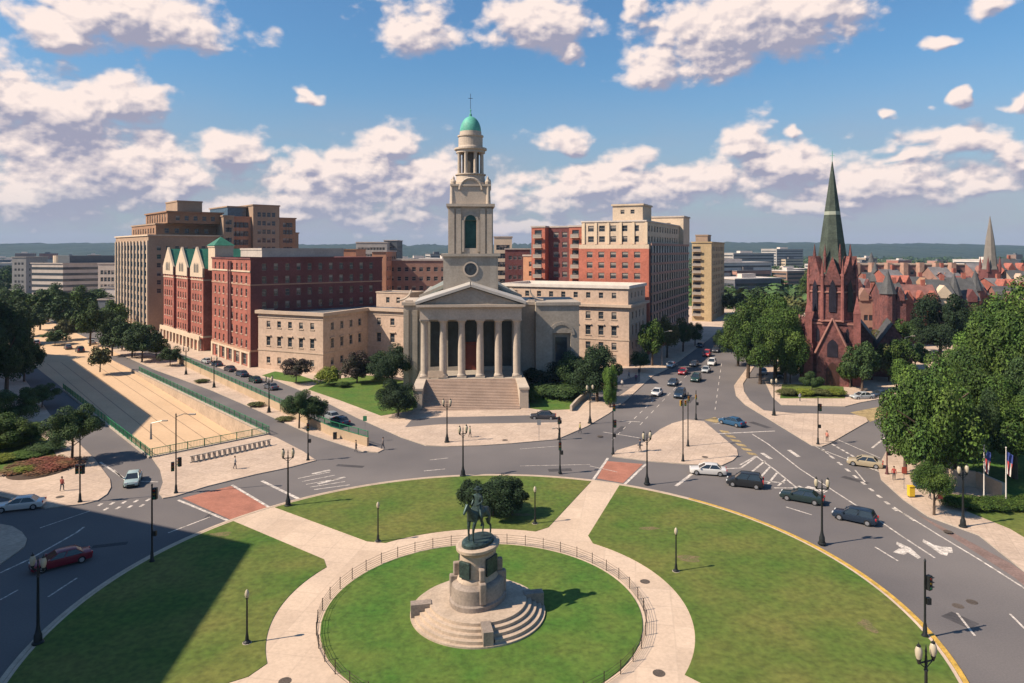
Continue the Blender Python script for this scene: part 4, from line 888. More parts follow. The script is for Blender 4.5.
for i in range(40):
    px = 722 + (i * 37.7) % 303; Y = random.choice([360, 430, 520, 640, 780, 950, 1200, 1500]) * random.uniform(.93, 1.08)
    if 795 < px < 852 and Y < 500: Y *= 2
    spec.append((px, Y))
for i in range(16): spec.append((2 + i * 7.6, random.uniform(560, 1500)))
for i in range(14): spec.append((286 + i * 17, random.uniform(450, 900)))
spec.sort()
band = lambda px: 'at far left' if px < 130 else ('left of the steeple' if px < 470 else ('right of the belfry' if px < 560 else ('left of the red spire' if px < 800 else ('behind the red church' if px < 900 else 'by the grey steeple'))))
dist = lambda Y: 'mid distance' if Y < 600 else ('distant' if Y < 1000 else 'very distant')
cnt = {}
for px, Y in spec:
    ci = random.randrange(len(cols)); w = random.uniform(16, 48); hh = random.uniform(7, 16) + (Y > 800) * random.uniform(0, 8)
    if 286 <= px < 540: hh = random.uniform(20, 27)
    sz = 'wide' if w > 36 else ('narrow' if w < 24 else 'boxy')
    key = (dist(Y), sz, cols[ci][0], band(px)); cnt[key] = cnt.get(key, 0) + 1
    lab = '%s %s %s building %s' % key
    if cnt[key] > 1: lab += ', %s from the left' % ('', '', 'second', 'third', 'fourth', 'fifth', 'sixth')[cnt[key]]
    farb(px, Y, w, random.uniform(14, 26), hh, ci, lab)
farb(742, 540, 60, 22, 20, 3, 'white framed office with dark glass bands beyond the street of traffic')
farb(1002, 700, 60, 30, 20, 3, 'flat white hall with broad roof beyond the grey steeple')
farb(754, 800, 60, 30, 26, 0, 'pale wide office low on the horizon left of the red church spire')
farb(790, 1000, 50, 30, 31, 0, 'pale distant block just left of the red church spire')
# wooded hills on the horizon
b = MB(); nx = 900; prof = []
for j, (Y, f) in enumerate(((2300, 0), (3000, .55), (3800, 1), (4600, 0))):
    for i in range(nx + 1):
        x = -4800 + 9600 * i / nx; px = 512 + x / Y * 700
        base = 62 + (14 if x > 0 else 4) * math.sin(x * .0009 + 1) + 16 * mnoise.noise((x * .0016, 3, Y * .0004)) + 7 * mnoise.noise((x * .01, 5, Y * .01)) + 10 * mnoise.noise((x * .04, 8, Y)) + 6 * mnoise.noise((x * .11, 8, Y))
        b.v.append((x, Y + 60 * mnoise.noise((x * .01, j, 0)), base * f - (.5 if f == 0 else 0)))
for j in range(3):
    for i in range(nx): k = j * (nx + 1) + i; b.f.append((k, k + 1, k + nx + 2, k + nx + 1)); b.m.append(0)
tag(b.build('hills', forest_m, smooth=True), kind='structure')
# ------------------------------------------------------------------ trees
CROWN = {}
def crown_mesh(seed, kind, nl, leaf, shape):
    k = (seed, nl, leaf, shape)
    rnd = random.Random(seed * 77 + len(shape)); V = []; Fc = []
    cl = []
    ncl = 34 if shape != 'cone' else 34
    for i in range(ncl):
        while True:
            p = Vector((rnd.uniform(-1, 1), rnd.uniform(-1, 1), rnd.uniform(-1, 1)))
            if .25 < p.length < .86: break
        if shape == 'cone':
            z = rnd.uniform(-.9, .8); rr = .62 * (1 - (z + 1) / 2.05) ** .7; a = rnd.uniform(0, 6.28); p = Vector((rr * math.cos(a), rr * math.sin(a), z)); cr = .2 + .12 * (1 - z) / 2
        elif shape == 'column':
            z = rnd.uniform(-.85, .85); rr = .45 * math.sqrt(max(.05, 1 - z * z)); a = rnd.uniform(0, 6.28); p = Vector((rr * math.cos(a), rr * math.sin(a), z)); cr = rnd.uniform(.22, .36)
        elif shape == 'low':
            p = Vector((p.x, p.y, abs(p.z) * .8 - .45)); cr = rnd.uniform(.3, .42)
        else:
            if p.z < -.35: p.z *= .6
            cr = rnd.uniform(.17, .40)
        cl.append((p, cr))
    for i in range(nl):
        c, cr = cl[rnd.randrange(ncl)]
        d = Vector((rnd.gauss(0, 1), rnd.gauss(0, 1), rnd.gauss(0, 1) + .25)).normalized()
        p = c + d * cr * (1 - .45 * rnd.random() ** 1.8)
        n = (d + Vector((rnd.gauss(0, .5), rnd.gauss(0, .5), rnd.gauss(0, .5) + .25))).normalized()
        a = n.orthogonal().normalized(); b2 = n.cross(a); t = rnd.uniform(0, 6.28)
        a, b2 = a * math.cos(t) + b2 * math.sin(t), b2 * math.cos(t) - a * math.sin(t)
        s = leaf * rnd.uniform(.6, 1.35); k0 = len(V)
        V += [tuple(p - a * s), tuple(p - b2 * s * .6 + n * s * .15), tuple(p + a * s), tuple(p + b2 * s * .6 + n * s * .15)]
        Fc.append((k0, k0 + 1, k0 + 2, k0 + 3))
    me = bpy.data.meshes.new('crown'); me.from_pydata(V, [], Fc); me.materials.append(LEAF[kind]); me.update()
    return me
def crown_for(kind, q, shape, seed):
    k = (kind, q, shape, seed)
    if k not in CROWN:
        nl, lf = {'hi': (26000, .031), 'mid': (9000, .052), 'lo': (2200, .10)}[q]
        CROWN[k] = crown_mesh(seed, kind, nl, lf, shape)
    return CROWN[k]
TR = {}
def trunk_mesh(seed, th):
    k = (seed,)
    if k in TR: return TR[k]
    rnd = random.Random(seed); b = MB()   # unit: height 1 = total tree height, base radius .02
    b.cyl((0, 0, 0), (.01, .005, .35), .026, .018, 8, caps=False); b.cyl((.01, .005, .35), (0, .01, .7), .018, .008, 7, caps=False)
    for i in range(7):
        a = rnd.uniform(0, 6.28); z = rnd.uniform(.28, .6); r = rnd.uniform(.14, .26)
        b.cyl((.008, .005, z), (r * math.cos(a), r * math.sin(a), z + rnd.uniform(.12, .25)), .010, .004, 5, caps=False)
    o = b.build('trunk', bark); me = o.data; bpy.data.objects.remove(o); TR[k] = me; return me
def tree(x, y, h, r, kind, label, q='mid', shape='round', z0=None, name='tree', cat='tree', group=None, seed=None, base=0, ry=None):
    """h total height, r crown radius, z0 crown bottom"""
    seed = seed if seed is not None else int(abs(x * 7 + y * 3)) % 4
    rt = thing(name, label, cat, (x, y, base), 0, group)
    c = bpy.data.objects.new('crown', crown_for(kind, q, shape, seed)); C.objects.link(c); c.parent = rt
    z0 = h * .14 if z0 is None else z0
    hz_ = (h - z0) / 2
    c.location = (0, 0, z0 + hz_); c.scale = (r / .97, (ry or r) / .97, hz_ / .97); c.rotation_euler = (0, 0, (x * 1.7 + y) % 6.28)
    if shape != 'low':
        t = bpy.data.objects.new('trunk', trunk_mesh(seed, .3)); C.objects.link(t); t.parent = rt; s = h; t.scale = (s, s, s * .95)
    return rt
def T(px, pyb, pyt, wpx, kind, label, pyc=None, **k):
    """pixel base, top, crown width"""
    x, y = G(px, pyb); h = 30 - (pyt - 250) * y / 700; r = wpx / 2 * y / 700
    if pyc: k['z0'] = max(.3, 30 - (pyc - 250) * y / 700)
    return tree(x, y, h, r, kind, label, **k)
shr = dict(name='shrub', cat='shrub', shape='low')
T(72, 462, 405, 50, 'dark', 'round dark street tree on the left plaza shading the pavement behind the signal pole', pyc=449, q='hi')
T(112, 356, 318, 26, 'dark', 'dark tree right beneath the white boxy building', pyc=352)
T(132, 358, 322, 34, 'dark', 'broad dark tree in front of the tan stepped block', pyc=354)
T(90, 346, 302, 30, 'mid', 'mid green tree left of the small white building', q='mid')
T(62, 332, 296, 30, 'dark', 'dark tree in the left boulevard row, below the office block', q='lo')
T(40, 330, 292, 28, 'mid', 'lighter tree in the left boulevard row, below the drum roofed office', q='lo')
T(20, 324, 289, 26, 'dark', 'dark tree in the left boulevard row, nearest the frame edge', q='lo')
T(78, 326, 292, 26, 'mid', 'mid green tree below the right end of the long office block', q='lo')
T(150, 352, 330, 20, 'dark', 'small dark tree at the foot of the tan pilasters', q='mid')
T(170, 366, 346, 22, 'dark', 'small round tree on the kerb before the arcade of the gabled house')
T(100, 372, 345, 22, 'olive', 'low olive tree beside the avenue ramp', q='lo')
T(55, 345, 330, 24, 'dark', 'low dark tree in the avenue verge, far left', q='lo')
for i, (px, pb, pt, w, k, l) in enumerate(((104, 340, 306, 30, 'dark', 'dense tree just left of the white boxy building'), (48, 322, 284, 32, 'dark', 'dense dark tree under the middle of the office block'), (76, 318, 286, 34, 'mid', 'green tree hiding the office block ground floor'), (98, 316, 288, 30, 'dark', 'dark tree under the pale striped slab'),
        (8, 318, 284, 30, 'dark', 'dark tree below the grey block on the left edge'), (122, 350, 316, 30, 'mid', 'fuller green tree left of the tan pilasters'), (142, 362, 326, 34, 'dark', 'dark full tree covering the foot of the tan block'), (156, 358, 334, 24, 'mid', 'green tree where tan block meets gabled house'),
        (66, 340, 318, 22, 'olive', 'olive tree on the verge under the green one'), (116, 330, 300, 24, 'mid', 'tree right below the white boxy building'), (30, 336, 306, 30, 'dark', 'full dark tree left of the far avenue bend'), (14, 344, 300, 34, 'dark', 'large dark tree over the far left lane'))):
    T(px, pb, pt, w, k, l, q='mid', seed=i % 4)
# left clump
lc = [(6, 402, 318, 52, 'dark', 'tall dark tree cut by the left frame edge'), (24, 382, 338, 36, 'dark', 'dark tree behind the leftmost tall one'), (42, 408, 384, 30, 'dark', 'small dark tree above the shaded side lane'),
      (14, 428, 388, 46, 'dark', 'spreading dark tree left of the shaded lane'), (6, 450, 415, 50, 'mid', 'mid green bush tree at the left edge above the garden'), (2, 360, 296, 44, 'dark', 'distant tall dark tree at the extreme left'),
      (30, 446, 424, 34, 'mid', 'low green bush above the lime bed')]
for i, (a, b_, c_, w, k, l) in enumerate(lc): T(a, b_, c_, w, k, l, q='hi' if b_ > 400 else 'mid', seed=i % 4)
for i, (px, py, w, h, k, l) in enumerate(((12, 446, 46, 1.6, 'lime', 'lime green groundcover shrub in the left garden bed'), (26, 458, 34, 1.2, 'bright', 'bright green low shrub behind the red flower bed'), (46, 452, 34, 1.8, 'dark', 'dark low hedge clump right of the lime shrub'),
        (4, 462, 30, 1.3, 'lime', 'lime shrub at the left frame edge'), (26, 472, 26, 1.0, 'lime', 'small lime edging plants left of the red flower bed'))):
    x, y = G(px, py); tree(x, y, h, w / 2 * y / 700, k, l, 'mid', z0=.05, base=.1, **shr)
x, y = G(42, 468); tree(x, y, 1.0, 3.9, 'red', 'oval flower bed of dark red and green plants on the plaza', 'mid', 'low', .0, 'flower_bed', 'flower bed', ry=4.6, base=.1)
x, y = G(42, 470); b = MB(); b.lathe([(3.7, .14), (3.5, .24)], 32, (0, 0), sy=1.25); tag(b.build('flower_bed_soil', mat('soil', (.07, .045, .03), .95), off=None), kind='structure').location = (x, y, 0)
# median
T(299, 429, 391, 34, 'dark', 'dark tree on the median strip beside the green railing', pyc=419, q='hi')
T(314, 427, 396, 26, 'dark', 'smaller dark tree just right of the median tree', pyc=421)
for px, py, h, l in ((256, 407, 1.1, 'left clipped shrub on the median strip'), (202, 383, 1.0, 'far shrub on the median strip'), (285, 421, .8, 'small shrub near the tree on the median')):
    x, y = G(px, py); tree(x, y, h, 1.6, 'olive', l, 'lo', z0=.05, base=.12, **shr)
# church left garden
T(296, 384, 358, 30, 'purple', 'dark spreading crab apple before the beige office wing', q='mid', pyc=378)
T(328, 386, 361, 24, 'lime', 'yellow green shrub at the corner of the office wing', pyc=386, name='shrub', cat='shrub', shape='low')
T(357, 384, 350, 30, 'purple', 'purple leaved tree against the shaded office wall', pyc=383)
T(392, 388, 346, 42, 'yew', 'dark conifer beside the church shoulder', pyc=386, q='hi')
T(375, 381, 352, 30, 'dark', 'dark green bush between purple tree and conifer', pyc=382, q='mid')
T(398, 417, 380, 38, 'yew', 'dark magnolia on the lawn left of the church steps', pyc=416, q='hi')
T(409, 412, 392, 16, 'bright', 'small bright green bush touching the dark magnolia', pyc=413, shape='low', name='shrub', cat='shrub')
T(344, 388, 380, 14, 'mid', 'small rounded shrub on the upper church lawn', pyc=389, shape='low', name='shrub', cat='shrub')
# right garden
T(597, 402, 344, 48, 'yew', 'large dark tree on the garden right of the church', pyc=400, q='hi')
T(575, 392, 352, 40, 'dark', 'dark tree in front of the arched niche', pyc=390, q='hi')
T(545, 388, 362, 40, 'yew', 'dark bushy tree at the corner of the portico', pyc=390, q='mid')
T(560, 396, 380, 60, 'dark', 'long dark hedge behind the right church lawn', pyc=396, shape='low', name='hedge', cat='hedge')
T(533, 403, 384, 15, 'mid', 'small green bush beside the right stair wall', pyc=404, shape='low', name='shrub', cat='shrub')
T(610, 408, 366, 21, 'bright', 'narrow bright green street tree on the corner pavement', pyc=404, q='hi', shape='column')
# 14th street
for i, (px, py, pt, w, k, l) in enumerate(((652, 366, 318, 26, 'mid', 'street tree against the red apartment block, nearest the beige wing'), (667, 358, 316, 22, 'olive', 'second street tree before the red apartment block'), (683, 352, 318, 18, 'dark', 'dark street tree further up the same kerb'),
        (695, 346, 322, 16, 'dark', 'small dark street tree below the yellow tower'), (640, 372, 350, 20, 'dark', 'low dark street tree at the shaded corner of the beige wing'), (722, 352, 330, 16, 'dark', 'dark tree at the foot of the yellow tower'))):
    T(px, py, pt, w, k, l, q='mid', seed=i % 4)
for i, (px, py, pt, w, k, l) in enumerate(((748, 378, 302, 46, 'mid', 'big green tree, left half of the grove by the street'), (775, 380, 296, 50, 'mid', 'tallest green tree of the grove beside the red church'), (792, 368, 305, 44, 'dark', 'darker tree squeezed between grove and red church'),
        (738, 366, 312, 38, 'mid', 'green tree behind the left of the grove'), (760, 384, 318, 50, 'mid', 'front green tree filling the middle of the grove'), (785, 384, 318, 44, 'mid', 'front green tree of the grove touching the church'), (812, 393, 372, 22, 'dark', 'low bush before the church door'), (762, 352, 292, 40, 'mid', 'rear green tree above the grove'), (790, 384, 350, 26, 'dark', 'low dark tree at the foot of the red church grove'))):
    T(px, py, pt, w, k, l, q='hi' if py > 365 else 'mid', seed=i % 4)
# right of the red church
for i, (px, py, pt, w, k, l) in enumerate(((862, 392, 340, 34, 'dark', 'dark green tree right beside the red church porch'), (889, 382, 344, 32, 'olive', 'olive tree right of the dark porch tree'), (879, 370, 330, 26, 'olive', 'olive tree under the slate nave roof'),
        (940, 366, 292, 50, 'yew', 'tall dark dense tree in front of the pale gabled house'), (915, 372, 340, 26, 'dark', 'dark tree left of the tall dense one'), (905, 394, 360, 26, 'bright', 'bright green tree beyond the side street'), (850, 388, 356, 22, 'mid', 'small green tree at the church buttress'), (900, 384, 338, 34, 'mid', 'green tree between olive tree and side street'),
        (965, 356, 318, 30, 'dark', 'dark tree right of the tall dense one'), (980, 345, 305, 30, 'mid', 'green tree under the grey steeple'))):
    T(px, py, pt, w, k, l, q='hi' if w > 40 else 'mid', seed=i % 4)
for i in range(4):
    x, y = G(788 + i * 16, 396); tree(x, y, 1.9, 2.2, 'lime' if i % 2 else 'olive', ('first', 'second', 'third', 'fourth')[i] + ' section from the left of the yellow green hedge before the red church', 'mid', z0=.05, name='hedge', cat='hedge', shape='low', group='hedge before the red church', base=.1)
for i, (px, py, pt, w, k, l) in enumerate(((932, 492, 362, 84, 'mid', 'large tree filling the right corner plot, nearest the street'), (912, 462, 378, 54, 'mid', 'left front tree of the right grove above the signal pole'), (962, 462, 350, 70, 'mid', 'middle tree of the right grove behind the flagpoles'),
        (1002, 450, 308, 78, 'mid', 'tall tree of the right grove behind the right flagpole'), (1024, 415, 276, 84, 'mid', 'highest tree at the right frame edge'), (975, 410, 335, 50, 'bright', 'brighter green tree peeking above the right grove'),
        (1030, 475, 360, 60, 'dark', 'dark tree cut by the right frame edge behind the hedge'), (925, 425, 372, 46, 'bright', 'light green tree at the back of the right grove'), (1004, 385, 318, 46, 'mid', 'far tree between steeple and right grove'),
        (934, 516, 462, 36, 'mid', 'small tree on the kerb below the right grove'), (985, 482, 390, 44, 'dark', 'dark tree directly behind the two flagpoles'), (905, 475, 395, 40, 'mid', 'lower left tree of the right grove by the kerb'), (955, 480, 400, 60, 'dark', 'shaded tree in the heart of the right grove'), (1015, 480, 380, 70, 'mid', 'tree behind the right flagpole at the frame edge'), (950, 440, 352, 60, 'mid', 'upper middle tree of the right grove'))):
    T(px, py, pt, w, k, l, q='hi', seed=i % 4, pyc={0: 488, 9: 498, 1: 455}.get(i))
for i in range(5):
    x, y = G(958 + i * 18, 510 - abs(i - 2) * 1.0); tree(x, y, 1.7, 1.9, 'mid', ('first', 'second', 'third', 'fourth', 'fifth')[i] + ' section from the left of the clipped hedge by the flagpoles', 'mid', z0=.05, name='hedge', cat='hedge', shape='low', group='clipped hedge by the flagpoles', base=.1)
for i, (px, Y, h, rr, k, l) in enumerate(((872, 238, 12, 4, 'dark', 'dark tree between the salmon and turreted houses'), (900, 245, 13, 4.5, 'mid', 'green tree rising behind the turreted house'), (926, 240, 12, 4, 'dark', 'dark tree behind the red tiled house'), (948, 248, 14, 4.5, 'dark', 'dark tree behind the pale gabled house'),
        (968, 216, 12, 5, 'mid', 'green tree before the slate roofed dark house'), (984, 240, 13, 4.5, 'dark', 'dark tree at the foot of the grey steeple'), (1006, 222, 12, 5.5, 'mid', 'green tree right of the grey steeple'), (1022, 250, 15, 5, 'dark', 'dark tree at the right frame edge behind the grove'),
        (862, 275, 17, 4.5, 'dark', 'tall dark tree touching the long terrace'), (910, 282, 18, 5, 'mid', 'tall green tree before the long terrace'), (938, 290, 19, 5, 'dark', 'tall dark tree breaking the long terrace roofline'), (1000, 285, 18, 6, 'dark', 'tall dark tree right of the steeple spire'),
        (892, 205, 10, 4, 'mid', 'green tree below the turreted red house'), (916, 205, 10, 4, 'dark', 'dark tree below the red tiled house'))):
    tree(W(px, Y), Y, h, rr, k, l, 'mid', seed=i % 4)
# the yew clump in the circle
x, y = G(493, 517); tree(x, y, 4.4, 3.1, 'yew', 'dense dark evergreen clump behind the horse statue', 'hi', 'round', .1, 'evergreen_clump', 'shrub', base=.15)
x, y = G(512, 517); tree(x, y, 4.2, 1.9, 'yew', 'narrow dark evergreen at the right of the dense clump', 'mid', 'round', .1, 'evergreen_clump', 'shrub', base=.15)
x, y = G(473, 512); tree(x, y, 3.6, 1.7, 'yew', 'small dark evergreen left of the dense clump', 'mid', 'round', .1, 'evergreen_clump', 'shrub', base=.15)
# far trees
random.seed(5); cnt = {}
fts = []
for i in range(105):
    px = random.choice([random.uniform(712, 1040)] * 3 + [random.uniform(-20, 118)] * 2 + [random.uniform(300, 440)])
    Y = random.choice([300, 340, 390, 460, 560, 700, 900]) * random.uniform(.92, 1.08)
    if 640 < px < 730: continue
    if px > 852 and px < 1010 and Y < 330: continue
    if -20 < px < 118 and Y < 420: Y += 200
    fts.append((px, Y))
fts.sort()
for px, Y in fts:
    kd = random.choice(['mid', 'dark', 'dark', 'olive']); h = random.uniform(9, 15); r = random.uniform(4, 7.5)
    key = ({'mid': 'green', 'dark': 'dark', 'olive': 'olive'}[kd], 'broad' if r > 6 else 'rounded', dist(Y), band(px)); cnt[key] = cnt.get(key, 0) + 1
    lab = '%s %s %s tree %s' % key
    if cnt[key] > 1: lab += ', %s from the left' % ('', '', 'second', 'third', 'fourth', 'fifth', 'sixth', 'seventh', 'eighth', 'ninth')[min(9, cnt[key])]
    tree(W(px, Y), Y, h, r, kd, lab, 'lo', 'round', h * .15, group='far trees towards the horizon', seed=int(px) % 3)
# woodland masses between the far blocks
def woods(x0, x1, y0, y1, n, nm):
    b = MB(); rnd = random.Random(x0)
    V = []; Fc = []
    for i in range(n):
        x = rnd.uniform(x0, x1); y = rnd.uniform(y0, y1); r = rnd.uniform(5, 10); hh = rnd.uniform(6, 13)
        for q in range(60):
            d = Vector((rnd.gauss(0, 1), rnd.gauss(0, 1), abs(rnd.gauss(0, 1)))).normalized(); p = Vector((x + d.x * r, y + d.y * r, d.z * hh)); a = d.orthogonal().normalized(); c = d.cross(a); s = rnd.uniform(1.0, 2.2); k = len(V)
            V += [tuple(p - a * s), tuple(p - c * s), tuple(p + a * s), tuple(p + c * s)]; Fc.append((k, k + 1, k + 2, k + 3))
    me = bpy.data.meshes.new(nm); me.from_pydata(V, [], Fc); me.materials.append(LEAF['dark']); me.update(); o = bpy.data.objects.new(nm, me); C.objects.link(o)
    tag(o, None, None, None, 'stuff')
    return o
o = woods(100, 190, 330, 600, 90, 'woodland'); o['label'] = 'tree canopy over the low roofs between yellow tower and red church'; o['category'] = 'woodland'
o = woods(130, 620, 400, 900, 330, 'woodland'); o['label'] = 'scattered tree cover among the roofs left and right of the red church'; o['category'] = 'woodland'
o = woods(200, 1500, 900, 2200, 700, 'woodland'); o['label'] = 'massed distant tree cover on the right half up to the hills'; o['category'] = 'woodland'
o = woods(-1500, -200, 800, 2200, 500, 'woodland'); o['label'] = 'massed distant tree cover on the left half up to the hills'; o['category'] = 'woodland'
# ------------------------------------------------------------------ railings
def railing(name, label, pts, h=1.0, m=greenrail, step=2.5, bal=.22, base=0.0, zf=None, curb=None, rails=(.12, 1.0), r=.05, cat='railing'):
    rt = thing(name, label, cat, (*pts[0][:2], 0), 0, world=True)
    P = [Vector(p[:2]) for p in pts]; bb = MB(); posts = []
    for a, c in zip(P, P[1:]):
        L_ = (c - a).length; d = (c - a) / L_; n = max(1, round(L_ / step))
        for i in range(n + 1 if c is P[-1] else n): posts.append(a + d * (L_ * i / n))
        for q in rails: bb.cyl((*a, base + h * q), (*c, base + h * q), r, n=5)
        if bal:
            for i in range(int(L_ / bal)):
                p = a + d * (bal * (i + .5)); bb.box(p.x - .012, p.x + .012, p.y - .012, p.y + .012, base + h * rails[0], base + h)
    bb.build('rail', m, rt)
    st = max(1, math.ceil(len(posts) / 95))
    for p in posts[::st]:
        b = MB(); pw = .028 if cat == 'fence' else .05; b.box(p.x - pw, p.x + pw, p.y - pw, p.y + pw, base, base + h + .08); b.build('post', m, rt)
    if curb:
        b = MB()
        for a, c in zip(P, P[1:]): b.obox(a, c, -.02, curb, .4, out=.2)
        b.build('base_kerb', kerb_m, rt)
    return rt
railing('railing', 'green railing along the left edge of the sunken avenue', [P0 - nrm * .3 + D * 0, P0 - nrm * .3 + D * 66], base=.25, curb=.25, h=1.1)
railing('railing', 'green railing along the right edge of the sunken avenue', [P1 + nrm * .3, P1 + nrm * .3 + D * 78], base=.25, curb=.25, h=1.1)
railing('railing', 'dark railing across the near end of the sunken avenue', [P0 + D * .15, P1 + D * .15], base=.2, curb=.2, h=1.1, m=greenrail)
b_ = thing('balustrade', 'low concrete balustrade with pale uprights beside the underpass railing', 'balustrade', (*G(192, 461), .13), 0, world=True)
a_, c_ = Vector(G(190, 464)), Vector(G(271, 446)); L_ = (c_ - a_).length; d_ = (c_ - a_) / L_
b = MB(); b.obox(a_, c_, .13, .25, .3); b.obox(a_, c_, .98, 1.08, .22); 
b.build('rail', kerb_m, b_, off=(b_.location.x, b_.location.y, b_.location.z))
for i in range(16):
    p = a_ + d_ * (L_ * (i + .5) / 16); b = MB(); b.box(p.x - .2, p.x + .2, p.y - .06, p.y + .14, .3, 1.0); b.build('upright', kerb_m, b_, off=(b_.location.x, b_.location.y, b_.location.z))
pe = [G(368, 447), G(331, 436), G(256, 400), G(205, 376), G(178, 363)]
railing('railing', 'long green railing on the low tan wall before the parked cars', pe, base=1.45, h=.95)
b = MB()
for p, q in zip(pe, pe[1:]): b.obox(q, p, .1, 1.45, .35, out=.17)
tag(b.build('low_wall', mat('tan_wall', (.40, .30, .20), .9, .15, .3)), 'low tan wall carrying the long green railing on the median', 'wall')
ip = arc((CI[0], CI[1]), 13.3, 0, 360, 44)
railing('ring_fence', 'low dark wire fence encircling the inner lawn of the monument', ip, h=.95, m=mat('dark_bronze_rail', (.05, .035, .025), .6, .2), step=2.6, bal=0, base=.13, rails=(.1, .3, .5, .7, .95), r=.014, cat='fence')
# ------------------------------------------------------------------ lamps and signals
def twin_lamp(label):
    t = thing('street_lamp', label, 'street lamp', group='twin globe street lamps')
    b = MB(); b.lathe([(.42, 0), (.42, .12), (.3, .2), (.27, .7), (.2, .85), (.15, 1.1), (.11, 1.4), (.085, 5.0), (.13, 5.1), (.08, 5.2), (.07, 5.9)], 14); b.build('pole', iron, t, smooth=True)
    b = MB(); b.cyl((-.55, 0, 5.6), (.55, 0, 5.6), .05, n=8); b.lathe([(.1, 5.5), (.04, 6.1), (.07, 6.2), (.01, 6.6)], 8)
    for s in (-1, 1): b.cyl((s * .55, 0, 5.55), (s * .55, 0, 5.85), .06, .15, 8); b.cyl((0, 0, 5.2), (s * .5, 0, 5.58), .03, n=6)
    b.build('arm', iron, t)
    for s in (-1, 1):
        b = MB(); b.lathe([(.12, 5.85), (.19, 6.05), (.21, 6.3), (.16, 6.5), (.1, 6.58)], 12, (s * .55, 0)); b.build('globe', globe_m, t, smooth=True)
        b = MB(); b.lathe([(.12, 6.585), (.1, 6.68), (.03, 6.72), (.01, 6.86)], 8, (s * .55, 0)); b.build('globe_cap', iron, t)
    return t
tl = twin_lamp('x')
for i, (px, py, l) in enumerate(((38, 645, 'twin globe lamp in the shaded left kerb beside the maroon car'), (288, 507, 'twin globe lamp at the lawn tip by the left brick crossing'), (463, 477, 'twin globe lamp on the lawn edge before the church steps'), (447, 443, 'twin globe lamp on the forecourt pavement below the steps'),
        (647, 485, 'twin globe lamp by the right brick crossing'), (822, 545, 'twin globe lamp on the yellow kerb between dark sedan and wagon'), (963, 528, 'twin globe lamp on the right pavement by the flagpoles'))):
    x, y = G(px, py); place(tl, USED, x, y, (i * .5) % 1.2 - .3, l, .12)
place(tl, USED, W(926, 41.3), 41.3, .3, 'twin globe lamp rising from the bottom edge near the right kerb', .12)
for i, (px, py, l) in enumerate(((590, 424, 'twin globe lamp on the corner pavement left of the narrow street tree'), (774, 416, 'twin globe lamp at the left tip of the right traffic island'), (269, 413, 'twin globe lamp on the median strip near the clipped shrub'), (214, 388, 'twin globe lamp far along the median strip'), (186, 375, 'farthest twin globe lamp on the median strip'))):
    x, y = G(px, py); place(tl, USED, x, y, .4, l, .12)
def path_lamp():
    t = thing('path_lamp', 'x', 'path lamp', group='single globe path lamps')
    b = MB(); b.lathe([(.28, 0), (.28, .1), (.15, .2), (.11, .6), (.075, .8), (.06, 3.3), (.12, 3.45)], 12); b.build('pole', iron, t, smooth=True)
    b = MB(); b.lathe([(.1, 3.45), (.16, 3.6), (.17, 3.75), (.12, 3.95), (.03, 4.05)], 12); b.build('globe', globe_m, t, smooth=True)
    b = MB(); b.lathe([(.34, 0), (.34, .03)], 12); b.build('base_plate', kerb_m, t); return t
pl = path_lamp()
for px, py, l in ((247, 645, 'single globe path lamp on the left lawn beside the shade edge'), (378, 543, 'single globe path lamp on the rear lawn, left of the statue'), (535, 525, 'single globe path lamp right of the evergreen clump'), (676, 573, 'single globe path lamp on the right lawn')):
    x, y = G(px, py); place(pl, USED, x, y, 0, l, .16)
def sig_head(t, x, y, z, rz, m=iron):
    M = Matrix.Translation((x, y, z)) @ Matrix.Rotation(rz, 4, 'Z')
    kk = .72 if m is sig_y else 1.0; M = M @ Matrix.Scale(kk, 4)
    b = MB(); b.box(-.19, .19, -.16, .16, -.55, .55, 0, M); h = b.build('signal_head', m, t)
    for k, (c, nm) in enumerate((((.25, .02, .01), 'signal_red'), ((.25, .14, .01), 'signal_amber'), ((.01, .16, .08), 'signal_green'))):
        b = MB(); p = M @ Vector((0, -.17, .36 - .36 * k)); q = M @ Vector((0, -.2, .36 - .36 * k)); b.cyl(p, q, .12, n=10); l = b.build('lens', mat(nm, c, .3, .05), h)
        b = MB(); b.box(-.15, .15, -.36, -.165, .48 - .36 * k, .5 - .36 * k, 0, M); b.build('visor', iron, h)
def signal(px, py, top, label, heads, m=iron, arm=None, hm=iron, z=.12, walkbox=True):
    x, y = G(px, py); h = 30 - (top - 250) * y / 700
    t = thing('traffic_signal', label, 'traffic signal', (x, y, z), 0, 'traffic signals round the circle')
    b = MB(); b.lathe([(.26, 0), (.26, .1), (.17, .25), (.13, .9), (.085, 1.1), (.07, h), (.1, h + .05), (.01, h + .25)], 12); b.build('pole', m, t, smooth=True)
    for (dx, hz, rz) in heads: sig_head(t, dx, -.02, hz * h, rz, hm)
    if walkbox:
        b = MB(); b.box(.1, .42, -.15, .15, 2.5, 3.0); b.build('pedestrian_signal', iron, t)
    if arm:
        b = MB(); b.cyl((0, 0, h - .2), (arm * .6, 0, h + .15), .05, n=6); b.cyl((arm * .6, 0, h + .15), (arm, 0, h + .1), .045, n=6); b.build('arm', m, t)
        b = MB(); b.box(min(arm, arm * 1.5), max(arm, arm * 1.5), -.16, .16, h + .02, h + .18); b.build('lamp_head', kerb_m, t)
    return t
signal(152, 563, 487, 'black signal pole at the lawn edge where shade meets the road', [(.3, .9, 0)])
signal(80, 503, 437, 'black signal pole with two heads on the left plaza', [(-.35, .5, .6), (.35, .5, -.6)], walkbox=False)
